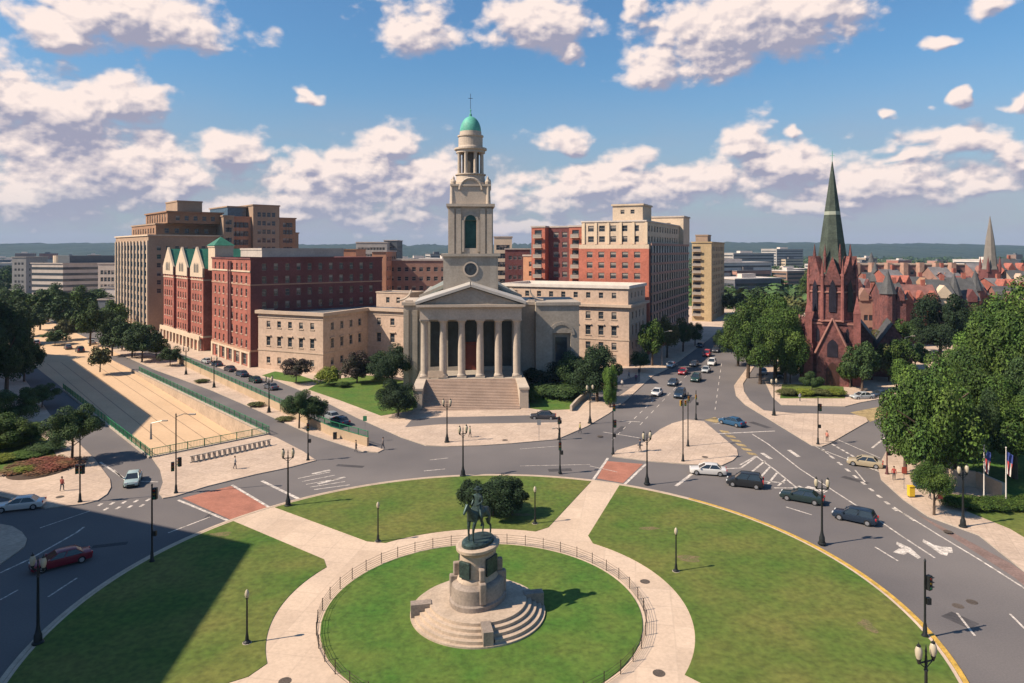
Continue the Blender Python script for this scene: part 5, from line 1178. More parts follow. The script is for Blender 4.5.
signal(176, 494, 416, 'tall steel street light with signals at the corner of the underpass plaza', [(-.4, .34, .5), (.45, .4, -.5)], m=iron, arm=1.6, walkbox=False)
signal(308, 461, 422, 'signal pole at the tip of the underpass plaza', [(0, .85, .3)])
signal(560, 474, 430, 'signal pole with curved bracket on the rear lawn edge', [(0, .62, 0)], arm=-.7)
signal(613, 455, 404, 'signal pole at the top of the right brick crossing', [(.15, .92, 0), (.25, .6, .4)])
signal(559, 440, 418, 'short signal pole on the forecourt corner pavement', [(0, .85, .3)])
signal(683, 462, 396, 'signal pole with yellow heads on the triangular island, front one', [(-.3, .88, .4), (.35, .88, -.5)], hm=sig_y, walkbox=False)
signal(688, 447, 394, 'slim signal pole with a yellow head just behind the front island one', [(.1, .9, 0)], hm=sig_y, walkbox=False)
signal(696, 420, 392, 'signal pole with a yellow head at the rear of the triangular island', [(0, .8, 0)], hm=sig_y)
signal(818, 445, 399, 'signal pole at the near tip of the right traffic island', [(.3, .8, .3)])
signal(887, 475, 401, 'dark reddish signal pole on the pavement under the right grove', [(0, .45, .4)], m=mat('rusty_pole', (.09, .03, .03), .6, .2), arm=None)
signal(925, 638, 563, 'black signal pole on the yellow kerb at lower right', [(.3, .72, .5)])
def cobra(px, py, top, label, s=1):
    x, y = G(px, py); h = 30 - (top - 250) * y / 700; t = thing('cobra_street_light', label, 'street light', (x, y, .12))
    b = MB(); b.lathe([(.2, 0), (.16, .4), (.08, h)], 10); b.cyl((0, 0, h), (s * 1.8, 0, h + .4), .05, n=6); b.build('pole', silver_m, t); b = MB(); b.box(min(s * 1.8, s * 2.6), max(s * 1.8, s * 2.6), -.17, .17, h + .32, h + .5); b.build('lamp_head', kerb_m, t)
cobra(662, 366, 333, 'silver street light before the trees by the red apartment block')
cobra(905, 366, 338, 'silver street light below the olive tree right of the red church', 1)
cobra(151, 440, 424, 'short pale lamp inside the sunken avenue')
def sign_post(px, py, top, label, col):
    x, y = G(px, py); h = 30 - (top - 250) * y / 700; t = thing('sign_post', label, 'sign', (x, y, .12)); b = MB(); b.cyl((0, 0, 0), (0, 0, h), .035, n=6); b.build('post', silver_m, t); b = MB(); b.box(-.3, .3, -.06, -.03, h - .9, h - .1); b.build('sign_panel', mat('sign_' + label[:5], col, .5, .05), t)
sign_post(539, 441, 420, 'grey sign post on the pavement at the right of the church steps', (.25, .25, .25))
sign_post(904, 490, 467, 'slim red sign post on the right pavement near the yellow box', (.4, .08, .05))
sign_post(365, 442, 416, 'green sign post at the near end of the long green railing', (.05, .2, .1))
sign_post(940, 514, 492, 'slim grey sign post on the right kerb under the small tree', (.3, .3, .3))
for px, nm in ((984, 'left'), (1006, 'right')):
    x, y = G(px, 505 if px < 1000 else 508); t = thing('flagpole', 'white flagpole with a limp red white and blue flag, the %s of two' % nm, 'flagpole', (x, y, .13), group=None)
    b = MB(); b.lathe([(.2, 0), (.16, .3), (.08, .5), (.045, 6.8), (.1, 6.9), (.01, 7.0)], 10); b.build('pole', mat('flagpole_white', (.62, .56, .5), .4, .05), t)
    b = MB(); k = 9
    for i in range(k):
        for j in range(10):
            pass
    n0 = 0
    for j in range(11):
        for i in range(7):
            b.v.append((.06 + .12 * i * (1 - .3 * j / 10) + .0, .10 * math.sin(i * 1.7 + j * .3), 6.5 - j * .26 - i * .08))
    for j in range(10):
        for i in range(6):
            k0 = j * 7 + i; b.f.append((k0, k0 + 7, k0 + 8, k0 + 1)); b.m.append(2 if (j < 4 and i < 6) else (0 if i % 2 else 1))
    b.build('flag', [mat('flag_red', (.45, .04, .04), .8, .1), mat('flag_white', (.6, .55, .5), .8, .05), mat('flag_blue', (.04, .06, .22), .8, .1)], t, smooth=True)
b = MB(); pts = [G(962, 497), G(985, 503), G(1010, 506), G(1040, 520)]
for p, q in zip(pts, pts[1:]): b.obox((p[0], p[1] + 6), (q[0], q[1] + 6), .1, 2.1, .4)
tag(b.build('garden_wall', buff_tr), 'low pale stone wall behind the hedge and flagpoles', 'wall')
# street boxes
def street_box(px, py, m, label, nm, s=1.0):
    x, y = G(px, py); t = thing(nm, label, 'box', (x, y, .13)); b = MB(); b.box(-.3 * s, .3 * s, -.25 * s, .25 * s, .12, 1.1 * s); b.build('cabinet', m, t, bevel=.04); b = MB(); b.box(-.32 * s, .32 * s, -.3 * s, .27 * s, 1.1 * s + .003, 1.2 * s); b.build('lid', m, t, bevel=.03)
    for q in (-.22, .22): b = MB(); b.box(q * s - .04, q * s + .04, -.2, .2, 0, .118); b.build('foot', iron, t)
street_box(911, 498, mat('box_yellow', (.65, .42, .03), .5, .05), 'bright yellow newspaper box on the right pavement', 'newspaper_box', 1.15)
street_box(918, 489, mat('box_blue', (.03, .05, .12), .5, .05), 'dark blue mail box with wide lid under the right grove', 'mail_box', 1.5)
street_box(335, 440, iron, 'small black bin on the median near the railing end', 'litter_bin', .9)
# fire hydrant style bollard
x, y = G(334, 443)
# ------------------------------------------------------------------ vehicles
def car(px, py, hd, col, label, kind='sedan', cname='car', at=None, L=4.6):
    x, y = at if at else G(px, py); t = thing('parked_car' if 'parked' in label else 'car', label, 'car', (x, y, .012), R(hd))
    paint = mat('car_paint_%s' % cname, col, .28, .04, spec=.6, metal=.15)
    suv = kind == 'suv'; wag = kind == 'wagon'; Wd = .98 if suv else .9; Hb = 1.08 if suv else .92; Hr = 1.78 if suv else (1.55 if wag else 1.44)
    X = [-L / 2, -L / 2 + .12, -L / 2 + .75, -L * .18, L * .16, L / 2 - .75, L / 2 - .15, L / 2]
    top = [.72, Hb - .03, Hb, Hb, Hb, Hb - .1, .78, .6]
    bot = [.38, .26, .24, .22, .22, .24, .26, .36]; hw = [Wd * .84, Wd * .95, Wd, Wd, Wd, Wd * .97, Wd * .9, Wd * .76]
    b = MB(); N = 8
    for xx, tz, bz, w in zip(X, top, bot, hw):
        mz = bz + (tz - bz) * .55
        b.v += [(xx, -w * .93, bz), (xx, -w, mz), (xx, -w * .95, tz - .05), (xx, -w * .82, tz), (xx, w * .82, tz), (xx, w * .95, tz - .05), (xx, w, mz), (xx, w * .93, bz)]
    for i in range(7):
        for j in range(8):
            k = (j + 1) % 8; b.f.append((i * 8 + j, (i + 1) * 8 + j, (i + 1) * 8 + k, i * 8 + k)); b.m.append(0)
    b.f.append(tuple(range(8))); b.m.append(0); b.f.append(tuple(range(63, 55, -1))); b.m.append(0)
    b.build('body', paint, t, smooth=True)
    r0, r1, f1, f0 = (-L / 2 + .25, -L / 2 + .55, L * .10, L * .27) if (suv or wag) else (-L / 2 + .65, -L * .24, L * .07, L * .25)
    w0, w1 = Wd * .86, Wd * .68
    b = MB(); lo = [(r0, w0, Hb - .03), (f0, w0, Hb - .06)]; hi = [(r1, w1, Hr - .06), (f1, w1, Hr - .06)]
    v_ = [(r0, -w0, Hb - .03), (f0, -w0, Hb - .06), (f0, w0, Hb - .06), (r0, w0, Hb - .03), (r1, -w1, Hr - .06), (f1, -w1, Hr - .06), (f1, w1, Hr - .06), (r1, w1, Hr - .06)]
    b.v += v_; 
    for f in ((0, 1, 5, 4), (1, 2, 6, 5), (2, 3, 7, 6), (3, 0, 4, 7)): b.f.append(f); b.m.append(0)
    b.build('window_glass', carglass, t)
    b = MB(); n = 0
    rr = [(r1 - .05, w1 + .03, Hr - .07), (r1 + .25, w1, Hr), (f1 - .2, w1, Hr), (f1 + .06, w1 + .03, Hr - .07)]
    for xx, w, z in rr: b.v += [(xx, -w, z - .04), (xx, -w * .85, z), (xx, w * .85, z), (xx, w, z - .04)]
    for i in range(3):
        for j in range(3): b.f.append((i * 4 + j, (i + 1) * 4 + j, (i + 1) * 4 + j + 1, i * 4 + j + 1)); b.m.append(0)
    for s in (-1, 1):
        for xa, xb in ((r0, r1), (f0, f1), ((r0 * .45 + f0 * .55), (r1 * .5 + f1 * .5))):
            b.cyl((xa, s * w0 * 1.005, Hb - .05), (xb, s * w1 * 1.01, Hr - .07), .045, n=5)
    b.build('roof', paint, t, smooth=True)
    for sx in (-L * .31, L * .32):
        for s in (-1, 1):
            b = MB(); b.cyl((sx, s * (Wd - .2), .33), (sx, s * (Wd + .015), .33), .34, n=18); wv = b.build('wheel', rub, t); b = MB(); b.cyl((sx, s * (Wd + .016), .33), (sx, s * (Wd + .03), .33), .21, n=14); b.build('rim', rimm, wv)
    for s in (-1, 1):
        b = MB(); b.box(L / 2 - .2, L / 2 - .02, s * Wd * .62 - .17, s * Wd * .62 + .17, .60, .76); b.build('headlight', hlm, t)
        b = MB(); b.box(-L / 2 - .01, -L / 2 + .12, s * Wd * .70 - .14, s * Wd * .70 + .14, .68, .88 + (.3 if suv else 0)); b.build('taillight', tlm, t)
        b = MB(); b.box(f0 - .25, f0 - .1, min(s * (w0 + .02), s * (w0 + .24)), max(s * (w0 + .02), s * (w0 + .24)), Hb, Hb + .16); b.build('wing_mirror', paint, t)
    b = MB(); b.box(L / 2 - .03, L / 2 + .015, -.45, .45, .36, .52); b.build('grille', iron, t)
    return t
white_c = (.62, .60, .57); silver_c = (.42, .44, .44); black_c = (.02, .022, .025)
car(133, 483, -68, (.33, .42, .40), 'pale teal silver sedan coming down the side lane', cname='teal', L=4.7)
car(20, 509, 200, white_c, 'white sedan at the left frame edge by the plaza kerb', cname='white', L=4.9)
car(61, 565, 222, (.20, .012, .025), 'maroon sedan in the shade on the left roadway', cname='maroon', L=5.0)
car(708, 474, 168, (.70, .66, .62), 'white sedan leading the queue beside the triangular island', cname='white', L=4.8)
car(745, 486, 158, black_c, 'black sport utility vehicle behind the white sedan in the queue', 'suv', cname='black', L=4.5)
car(802, 501, 148, (.02, .035, .035), 'dark green black sedan before the chevron tip', cname='greenblack', L=4.9)
car(855, 521, 142, (.018, .03, .05), 'dark blue wagon with red tail lights at the end of the queue', 'wagon', cname='darkblue', L=4.5)
car(732, 425, 127, (.03, .09, .17), 'blue sedan alone on the road beside the yellow hatching', cname='blue', L=4.7)
car(865, 466, 150, (.40, .33, .22), 'gold sedan beside the right traffic island', cname='gold', L=4.5)
for i, (px, py, c, l, kd, cn) in enumerate(((657, 395, white_c, 'white hatchback nearest the circle on the busy street', 'sedan', 'white'), (680, 397, (.02, .04, .07), 'dark blue van first in the waiting lane', 'suv', 'navy'), (673, 385, (.04, .06, .09), 'dark slate sedan behind the white hatchback', 'sedan', 'slate'),
        (683, 374, (.32, .02, .03), 'crimson sedan in the waiting traffic', 'sedan', 'crimson'), (696, 381, (.02, .05, .04), 'dark green suv second in the waiting lane', 'suv', 'dkgreen'), (706, 372, silver_c, 'silver sedan behind the dark green suv', 'sedan', 'silver'),
        (694, 366, (.05, .05, .06), 'charcoal sedan behind the crimson one', 'sedan', 'charcoal'), (712, 365, white_c, 'white van like car further up the waiting lane', 'suv', 'white'), (707, 356, (.42, .03, .03), 'bright red suv far up the street', 'suv', 'red'),
        (716, 352, (.05, .05, .06), 'charcoal suv beside the bright red one', 'suv', 'charcoal'), (700, 347, (.02, .04, .07), 'navy car at the far end of the queue', 'sedan', 'navy'), (671, 367, white_c, 'white car parked at the shaded kerb of the beige wing', 'sedan', 'white'))):
    car(px, py, 246, c, l, kd, cn)
car(543, 419, 175, (.05, .06, .06), 'dark sedan parked in the church forecourt drive', cname='charcoal')
car(340, 424, 132, (.03, .04, .06), 'dark car parked behind the median tree', cname='slate')
car(331, 419, 132, (.25, .27, .28), 'grey car parked ahead of the dark one behind the median tree', cname='grey')
for i, (px, py, c, l, cn) in enumerate(((207, 363, silver_c, 'silver car parked farthest along the arcade', 'silver'), (217, 366, (.02, .04, .07), 'navy car parked second along the arcade', 'navy'), (230, 371, (.05, .05, .06), 'charcoal car parked below the stone base', 'charcoal'), (242, 376, (.03, .04, .06), 'slate car parked near the brick corner', 'slate'), (255, 382, (.02, .05, .04), 'dark green car parked near the office wing', 'dkgreen'), (271, 389, (.1, .11, .13), 'grey blue car parked nearest, below the office wing', 'bluegrey'))):
    car(px, py, 132, c, l, cname=cn)
for i, (px, py, c, l, cn, kd) in enumerate(((80, 352, (.04, .05, .06), 'dark suv far down the avenue', 'charcoal', 'suv'), (68, 349, (.1, .1, .11), 'grey car far down the avenue left of the dark suv', 'grey2', 'sedan'), (36, 345, white_c, 'white van on the far avenue', 'white', 'suv'), (20, 330, silver_c, 'silver car at the far bend of the avenue', 'silver', 'sedan'), (26, 334, (.04, .05, .06), 'dark car at the far bend of the avenue', 'charcoal', 'sedan'), (92, 344, silver_c, 'silver car by the verge trees on the far avenue', 'silver', 'sedan'), (33, 351, (.3, .3, .3), 'pale grey car low on the far avenue', 'palegrey', 'sedan'))):
    car(px, py, 130, c, l, kd, cn)
car(862, 399, 190, silver_c, 'silver car parked beside the red church hedge', cname='silver')
car(880, 397, 200, (.03, .035, .05), 'dark car parked in the tree shade past the silver one', cname='slate')
car(763, 374, 250, white_c, 'white car parked under the green grove', cname='white')
car(780, 378, 250, (.05, .05, .06), 'charcoal car parked under the green grove', cname='charcoal')
# box truck
x, y = G(925, 362); t = thing('box_truck', 'white box truck beyond the tall dark tree', 'truck', (x, y, .14), R(20))
b = MB(); b.box(-3.4, 1.6, -1.1, 1.1, .9, 3.1); b.build('cargo_box', white_m, t, bevel=.05); b = MB(); b.prism([(1.7, -1.0), (3.6, -.95), (3.6, .95), (1.7, 1.0)], .5, 1.4); b.prism([(1.7, -1.0), (2.9, -.9), (2.9, .9), (1.7, 1.0)], 1.403, 2.3); b.build('cab', white_m, t, bevel=.08)
b = MB(); b.box(2.905, 2.93, -.8, .8, 1.45, 2.1); b.build('windscreen', carglass, t)
for sx in (-2.2, 2.5):
    for s in (-1, 1): b = MB(); b.cyl((sx, s * .8, .45), (sx, s * 1.08, .45), .45, n=14); b.build('wheel', rub, t)
# ------------------------------------------------------------------ monument
mx_, my_ = G(478, 613.5)
mon = thing('monument_pedestal', 'oval pale granite pedestal on a round stepped platform inside the fenced lawn', 'pedestal', (mx_, my_, .18), R(0))
mst = mat('monument_granite', (.43, .335, .25), .75, .16, .7, 5); mst2 = mat('monument_granite_dark', (.27, .22, .18), .8, .2, .7, 5)
b = MB(); b.lathe([(5.55, 0), (5.55, .16)], 72); b.build('platform_base', mst, mon)
b = MB(); b.lathe([(4.0, .162), (4.0, 1.12)], 72); b.build('platform', mst, mon)
for k in range(4):
    a0 = -167 + 90 * k + 4; a1 = a0 + 82
    for j, (r, z) in enumerate(((5.25, .40), (4.83, .64), (4.42, .88))):
        b = MB(); b.lathe([(3.9, z - .02), (3.9, z)], 2, a0=a0, a1=a1)
        A = arc((0, 0), r, a0, a1, 20); Bq = arc((0, 0), 3.99, a0, a1, 20); b = MB()
        z0 = .163 if j == 0 else (.4, .64)[j - 1] + .002
        for i in range(20):
            b.poly([(*A[i], z), (*A[i + 1], z), (*Bq[i + 1], z), (*Bq[i], z)][::1]); b.poly([(*A[i], z0), (*A[i + 1], z0), (*A[i + 1], z), (*A[i], z)])
        b.build('step', mst, mon)
for k in range(4):
    M = Matrix.Rotation(R(-169 + 90 * k), 4, 'Z'); b = MB(); b.box(3.85, 5.5, -.38, .38, .165, 1.2, 0, M); b.build('cheek_block', mst2, mon)
PR = R(-122)   # horse heading
b = MB(); b.lathe([(2.15, 1.122), (2.15, 1.5), (2.02, 1.6), (1.98, 2.7), (1.85, 2.85), (1.62, 3.0)], 40, sx=1.25, rot=PR); b.build('pedestal_base', mst2, mon, smooth=True)
b = MB(); b.lathe([(1.55, 3.003), (1.5, 3.2), (1.38, 3.35), (1.34, 5.1), (1.5, 5.3)], 40, sx=1.3, rot=PR); b.build('pedestal_shaft', mst, mon, smooth=True)
b = MB(); b.lathe([(1.45, 5.303), (1.6, 5.42), (1.62, 5.65), (1.45, 5.72)], 40, sx=1.32, rot=PR); b.build('pedestal_cap', mst, mon)
for k in range(4):
    M = Matrix.Rotation(PR + R(45 + 90 * k), 4, 'Z'); b = MB(); b.box(1.5, 2.35, -.28, .28, 1.6, 3.3, 0, M); b.box(1.45, 2.05, -.22, .22, 3.3, 4.3, 0, M); b.build('corner_scroll', mst2, mon, bevel=.1)
for k in (0, 2):
    M = Matrix.Rotation(PR + R(90 * k), 4, 'Z'); b = MB(); b.box(1.7, 1.98, -.5, .5, 3.45, 4.75, 0, M); b.build('plaque', bronze, mon, bevel=.04)
for k in (1, 3):
    M = Matrix.Rotation(PR + R(90 * k), 4, 'Z'); b = MB(); b.box(1.25, 1.45, -.75, .75, 3.45, 4.85, 0, M); b.build('plaque', bronze, mon, bevel=.04)
for sx in (-13, 28): pass
# statue
stt = thing('equestrian_statue', 'dark bronze rider on a standing horse on top of the oval pedestal', 'statue', (mx_, my_, .18 + 5.72), PR)
b = MB(); b.lathe([(1.0, .003), (.98, .2), (.85, .3), (.8, .32)], 30, sx=1.5); b.build('plinth', bronze, stt)
stt.scale = (1.14, 1.14, 1.14)
def skin(name, verts, edges, m, parent, loc=(0, 0, 0), sub=2, root=0):
    me = bpy.data.meshes.new(name); me.from_pydata([v[:3] for v in verts], edges, []); me.materials.append(m)
    o = bpy.data.objects.new(name, me); C.objects.link(o); o.parent = parent; o.location = loc
    sk = o.modifiers.new('skin', 'SKIN'); 
    if not me.skin_vertices: bpy.context.view_layer.objects.active = o; 
    sv = me.skin_vertices[0].data if me.skin_vertices else None
    if sv is None: raise RuntimeError('no skin layer')
    for i, v in enumerate(verts): r = v[3] if not isinstance(v[3], tuple) else v[3]; sv[i].radius = (r, r) if not isinstance(r, tuple) else r
    sv[root].use_root = True; sk.use_smooth_shade = True
    s = o.modifiers.new('sub', 'SUBSURF'); s.levels = sub; s.render_levels = sub; return o
hv = [(0, 0, 2.0, .42), (-.55, 0, 2.05, .42), (-.95, 0, 2.05, .34), (.45, 0, 2.02, .42), (.8, 0, 2.15, .33), (1.05, 0, 2.5, .22), (1.22, 0, 2.82, .17), (1.38, 0, 2.98, .15), (1.62, 0, 2.72, .11), (1.78, 0, 2.5, .08),
      (.75, -.26, 1.75, .16), (.8, -.26, 1.2, .10), (.8, -.26, .75, .065), (.78, -.26, .36, .06), (.84, -.26, .26, .09),
      (.75, .26, 1.75, .16), (.95, .26, 1.25, .10), (1.0, .26, .8, .065), (.9, .26, .38, .06), (.96, .26, .26, .09),
      (-.9, -.28, 1.75, .2), (-.8, -.28, 1.25, .13), (-1.1, -.28, .88, .08), (-1.02, -.28, .36, .06), (-.95, -.28, .26, .09),
      (-.9, .28, 1.75, .2), (-.85, .28, 1.25, .13), (-1.22, .28, .88, .08), (-1.2, .28, .36, .06), (-1.12, .28, .26, .09),
      (-1.28, 0, 2.15, .09), (-1.5, 0, 1.8, .12), (-1.52, 0, 1.3, .1), (-1.46, 0, .85, .04), (1.36, -.1, 3.16, .035), (1.36, .1, 3.16, .035)]
he = [(0, 1), (1, 2), (0, 3), (3, 4), (4, 5), (5, 6), (6, 7), (7, 8), (8, 9), (4, 10), (10, 11), (11, 12), (12, 13), (13, 14), (4, 15), (15, 16), (16, 17), (17, 18), (18, 19),
      (2, 20), (20, 21), (21, 22), (22, 23), (23, 24), (2, 25), (25, 26), (26, 27), (27, 28), (28, 29), (2, 30), (30, 31), (31, 32), (32, 33), (7, 34), (7, 35)]
skin('horse', hv, he, bronze, stt)
rv = [(0, 0, 2.62, .2), (0, 0, 2.95, .19), (.0, 0, 3.3, .23), (.0, 0, 3.52, .1), (.02, 0, 3.66, .13), (.04, 0, 3.82, .13),
      (.1, -.3, 2.5, .14), (.35, -.5, 2.05, .11), (.2, -.5, 1.5, .085), (.38, -.52, 1.38, .07), (.1, .3, 2.5, .14), (.35, .5, 2.05, .11), (.2, .5, 1.5, .085), (.38, .52, 1.38, .07),
      (.0, -.3, 3.32, .11), (-.05, -.42, 2.98, .085), (.2, -.4, 2.72, .07), (.3, -.38, 2.68, .06), (.0, .3, 3.32, .11), (.0, .4, 3.0, .085), (.35, .22, 2.82, .07), (.48, .14, 2.82, .06)]
re_ = [(0, 1), (1, 2), (2, 3), (3, 4), (4, 5), (0, 6), (6, 7), (7, 8), (8, 9), (0, 10), (10, 11), (11, 12), (12, 13), (2, 14), (14, 15), (15, 16), (16, 17), (2, 18), (18, 19), (19, 20), (20, 21)]
skin('rider', rv, re_, bronze, stt)
b = MB(); b.lathe([(.28, 3.84), (.29, 3.87), (.15, 3.88), (.14, 4.02), (.02, 4.05)], 16, (.04, 0)); b.build('hat', bronze, stt)
b = MB(); b.lathe([(.5, 2.35), (.42, 2.55), (.2, 2.62)], 12, (-.05, 0), sy=.85); b.build('saddle', bronze, stt)
# ------------------------------------------------------------------ people
def pmat(nm, top, leg, skinc):
    m = mat('clothes_' + nm, top, .8, .05); nt = m.node_tree; L = nt.links.new; tc = nd(nt, 'ShaderNodeTexCoord'); sp = nd(nt, 'ShaderNodeSeparateXYZ'); L(tc.outputs['Object'], sp.inputs[0])
    mr = nd(nt, 'ShaderNodeMapRange'); mr.inputs['From Max'].default_value = 2.0; L(sp.outputs['Z'], mr.inputs['Value']); cr = nd(nt, 'ShaderNodeValToRGB'); cr.color_ramp.interpolation = 'CONSTANT'
    e = cr.color_ramp.elements; e[0].color = (*leg, 1); e[0].position = 0; e[1].position = .46; e[1].color = (*top, 1); k = e.new(.745); k.color = (*skinc, 1)
    L(mr.outputs['Result'], cr.inputs[0]); L(cr.outputs[0], nt.nodes['Principled BSDF'].inputs['Base Color']); return m
def person(px, py, rz, label, top, leg, stride=.25, nm='a', at=None):
    x, y = at or G(px, py); t = thing('person', label, 'person', (x, y, .13), R(rz)); sk_ = (.35, .2, .13)
    v_ = [(0, 0, .95, .14), (0, 0, 1.15, .13), (0, 0, 1.38, .16), (0, 0, 1.5, .06), (0, 0, 1.6, .095), (.01, 0, 1.7, .09), (.03, -.1, .85, .1), (stride * .6, -.11, .5, .07), (stride * .7, -.11, .1, .05), (stride * .7 + .13, -.11, .05, .04),
          (-.03, .1, .85, .1), (-stride * .3, .11, .5, .07), (-stride, .11, .12, .05), (-stride + .13, .11, .05, .04), (0, -.2, 1.4, .06), (-.08, -.25, 1.15, .045), (.05, -.27, .9, .035), (.07, -.27, .82, .035), (0, .2, 1.4, .06), (.06, .25, 1.15, .045), (.16, .26, .92, .035), (.18, .26, .84, .035)]
    e_ = [(0, 1), (1, 2), (2, 3), (3, 4), (4, 5), (0, 6), (6, 7), (7, 8), (8, 9), (0, 10), (10, 11), (11, 12), (12, 13), (2, 14), (14, 15), (15, 16), (16, 17), (2, 18), (18, 19), (19, 20), (20, 21)]
    skin('body', v_, e_, pmat(nm, top, leg, sk_), t, sub=1)
    b = MB(); b.lathe([(.1, 1.68), (.108, 1.74), (.08, 1.8), (.01, 1.83)], 10, (-.01, 0)); b.build('hair', mat('hair_dark', (.03, .02, .015), .8), t)
person(827, 443, 40, 'person in a pink top standing at the near tip of the right traffic island', (.45, .18, .13), (.12, .10, .09), .1, 'pink')
person(356, 453, 10, 'person in dark clothes crouched near the tip of the median', (.03, .03, .035), (.03, .03, .04), .2, 'dark')
person(383, 450, 190, 'person in grey top and dark trousers walking at the median tip', (.2, .16, .15), (.05, .05, .06), .3, 'grey')
person(639, 376, 60, 'person in dark jacket on the pavement by the beige wing corner', (.04, .04, .05), (.04, .04, .06), .25, 'jacket')
person(629, 379, 200, 'person in a blue shirt walking left of the dark jacket', (.08, .12, .2), (.05, .05, .06), .3, 'blue')
person(622, 388, 240, 'person in a white shirt near the church drive', (.5, .46, .42), (.06, .06, .08), .3, 'white')
person(894, 481, 240, 'person in a red shirt beside the dark reddish signal pole', (.3, .05, .04), (.05, .05, .06), .2, 'red')
person(135, 358, 220, 'person in pale shirt on the far pavement before the broad dark tree', (.4, .36, .32), (.06, .06, .08), .2, 'pale')
for i, (px, py, rz, tp, lg, nm, l) in enumerate(((235, 470, 20, (.45, .42, .38), (.05, .05, .07), 'cream', 'person in a cream top on the underpass plaza'), (640, 452, 160, (.06, .1, .16), (.1, .09, .08), 'navy', 'person in a navy top at the back of the triangular island'), (580, 434, 200, (.3, .25, .1), (.05, .05, .06), 'ochre', 'person in an ochre top on the forecourt corner'),
        (470, 438, 10, (.12, .2, .12), (.06, .05, .05), 'olive', 'person in an olive top below the church steps'), (930, 500, 300, (.2, .22, .25), (.04, .04, .05), 'steel', 'person in a steel grey top on the right pavement'), (62, 492, 90, (.35, .1, .08), (.05, .05, .07), 'rust', 'person in a rust top on the left plaza'),
        (800, 402, 120, (.4, .4, .42), (.05, .05, .07), 'ash', 'person in an ash top on the pavement before the hedge'), (636, 382, 80, (.15, .05, .12), (.04, .04, .05), 'plum', 'person in a plum top by the shaded drive'))):
    person(px, py, rz, l, tp, lg, .22, nm)
# ------------------------------------------------------------------ light, sky, camera
SUN = Vector((-.955, -.295, .98)).normalized()
sd = bpy.data.lights.new('sun', 'SUN'); sd.energy = 5.0; sd.angle = R(.53); sd.color = (1.0, .845, .68)
so = bpy.data.objects.new('sun', sd); C.objects.link(so); so.rotation_euler = (-SUN).to_track_quat('-Z', 'Y').to_euler()
w = bpy.data.worlds.new('World'); bpy.context.scene.world = w; w.use_nodes = True; nt = w.node_tree; L = nt.links.new
nt.nodes.clear(); out = nd(nt, 'ShaderNodeOutputWorld'); sky = nd(nt, 'ShaderNodeTexSky'); sky.sky_type = 'NISHITA'; sky.sun_disc = False
sky.sun_elevation = math.asin(SUN.z); sky.sun_rotation = math.atan2(SUN.x, SUN.y); sky.altitude = 0; sky.air_density = 1.3; sky.dust_density = .8; sky.ozone_density = 2.2
SKYS = .078
tcw = nd(nt, 'ShaderNodeTexCoord'); 
def mth(op, a, b=None, c=None, clamp=False, nt=nt):
    n = nt.nodes.new('ShaderNodeMath'); n.operation = op; n.use_clamp = clamp
    for i, q in enumerate((a, b, c)):
        if q is None: continue
        if isinstance(q, (int, float)): n.inputs[i].default_value = q
        else: nt.links.new(q, n.inputs[i])
    return n.outputs[0]
# node group : cloud density from a (azimuth, elevation, 0) vector
CL = [(90, 165, 150, 50), (330, 195, 130, 34), (620, 190, 130, 30), (860, 185, 150, 24), (130, 16, 120, 34), (40, 30, 60, 26), (70, 118, 95, 48), (20, 105, 60, 40), (130, 105, 50, 38), (60, 190, 130, 45), (170, 185, 70, 26), (232, 148, 40, 22), (317, 95, 10, 11), (355, 178, 72, 40), (395, 145, 36, 26), (300, 165, 34, 22), (430, 180, 50, 40),
      (412, 26, 50, 32), (545, 22, 66, 30), (572, 55, 17, 8), (640, 5, 20, 12), (735, 30, 122, 48), (655, 66, 42, 26), (800, 10, 90, 26), (558, 139, 38, 12), (600, 182, 95, 30), (545, 195, 60, 30), (640, 160, 34, 20), (745, 132, 28, 22), (790, 128, 13, 10), (800, 165, 85, 28), (710, 178, 60, 20), (750, 152, 40, 18),
      (950, 143, 75, 18), (1010, 150, 40, 20), (890, 112, 15, 7), (905, 163, 34, 9), (975, 188, 38, 10), (850, 200, 40, 9), (985, 6, 32, 12), (968, 97, 11, 9), (1018, 95, 13, 11), (930, 45, 16, 8), (800, 205, 60, 12), (560, 228, 120, 10), (240, 215, 110, 18), (380, 220, 80, 14), (-80, 60, 90, 40), (-120, 170, 120, 50), (1120, 60, 90, 40), (1150, 170, 120, 30)]
grp = bpy.data.node_groups.new('cloud_density', 'ShaderNodeTree'); grp.interface.new_socket('V', in_out='INPUT', socket_type='NodeSocketVector'); grp.interface.new_socket('D', in_out='OUTPUT', socket_type='NodeSocketFloat')
gi = grp.nodes.new('NodeGroupInput'); go = grp.nodes.new('NodeGroupOutput'); gl = grp.links.new
def gn(sc, det, rough, vec, dist=0):
    n = grp.nodes.new('ShaderNodeTexNoise'); n.noise_dimensions = '2D'; n.inputs['Scale'].default_value = sc; n.inputs['Detail'].default_value = det; n.inputs['Roughness'].default_value = rough; n.inputs['Distortion'].default_value = dist; gl(vec, n.inputs['Vector']); return n
mp = grp.nodes.new('ShaderNodeMapping'); mp.inputs['Scale'].default_value = (1, 1.5, 1); gl(gi.outputs[0], mp.inputs['Vector'])
wn = gn(9, 3, .55, mp.outputs[0]); sb = grp.nodes.new('ShaderNodeVectorMath'); sb.operation = 'SUBTRACT'; gl(wn.outputs['Color'], sb.inputs[0]); sb.inputs[1].default_value = (.5, .5, .5)
sc2 = grp.nodes.new('ShaderNodeVectorMath'); sc2.operation = 'MULTIPLY'; gl(sb.outputs[0], sc2.inputs[0]); sc2.inputs[1].default_value = (.10, .06, 0)
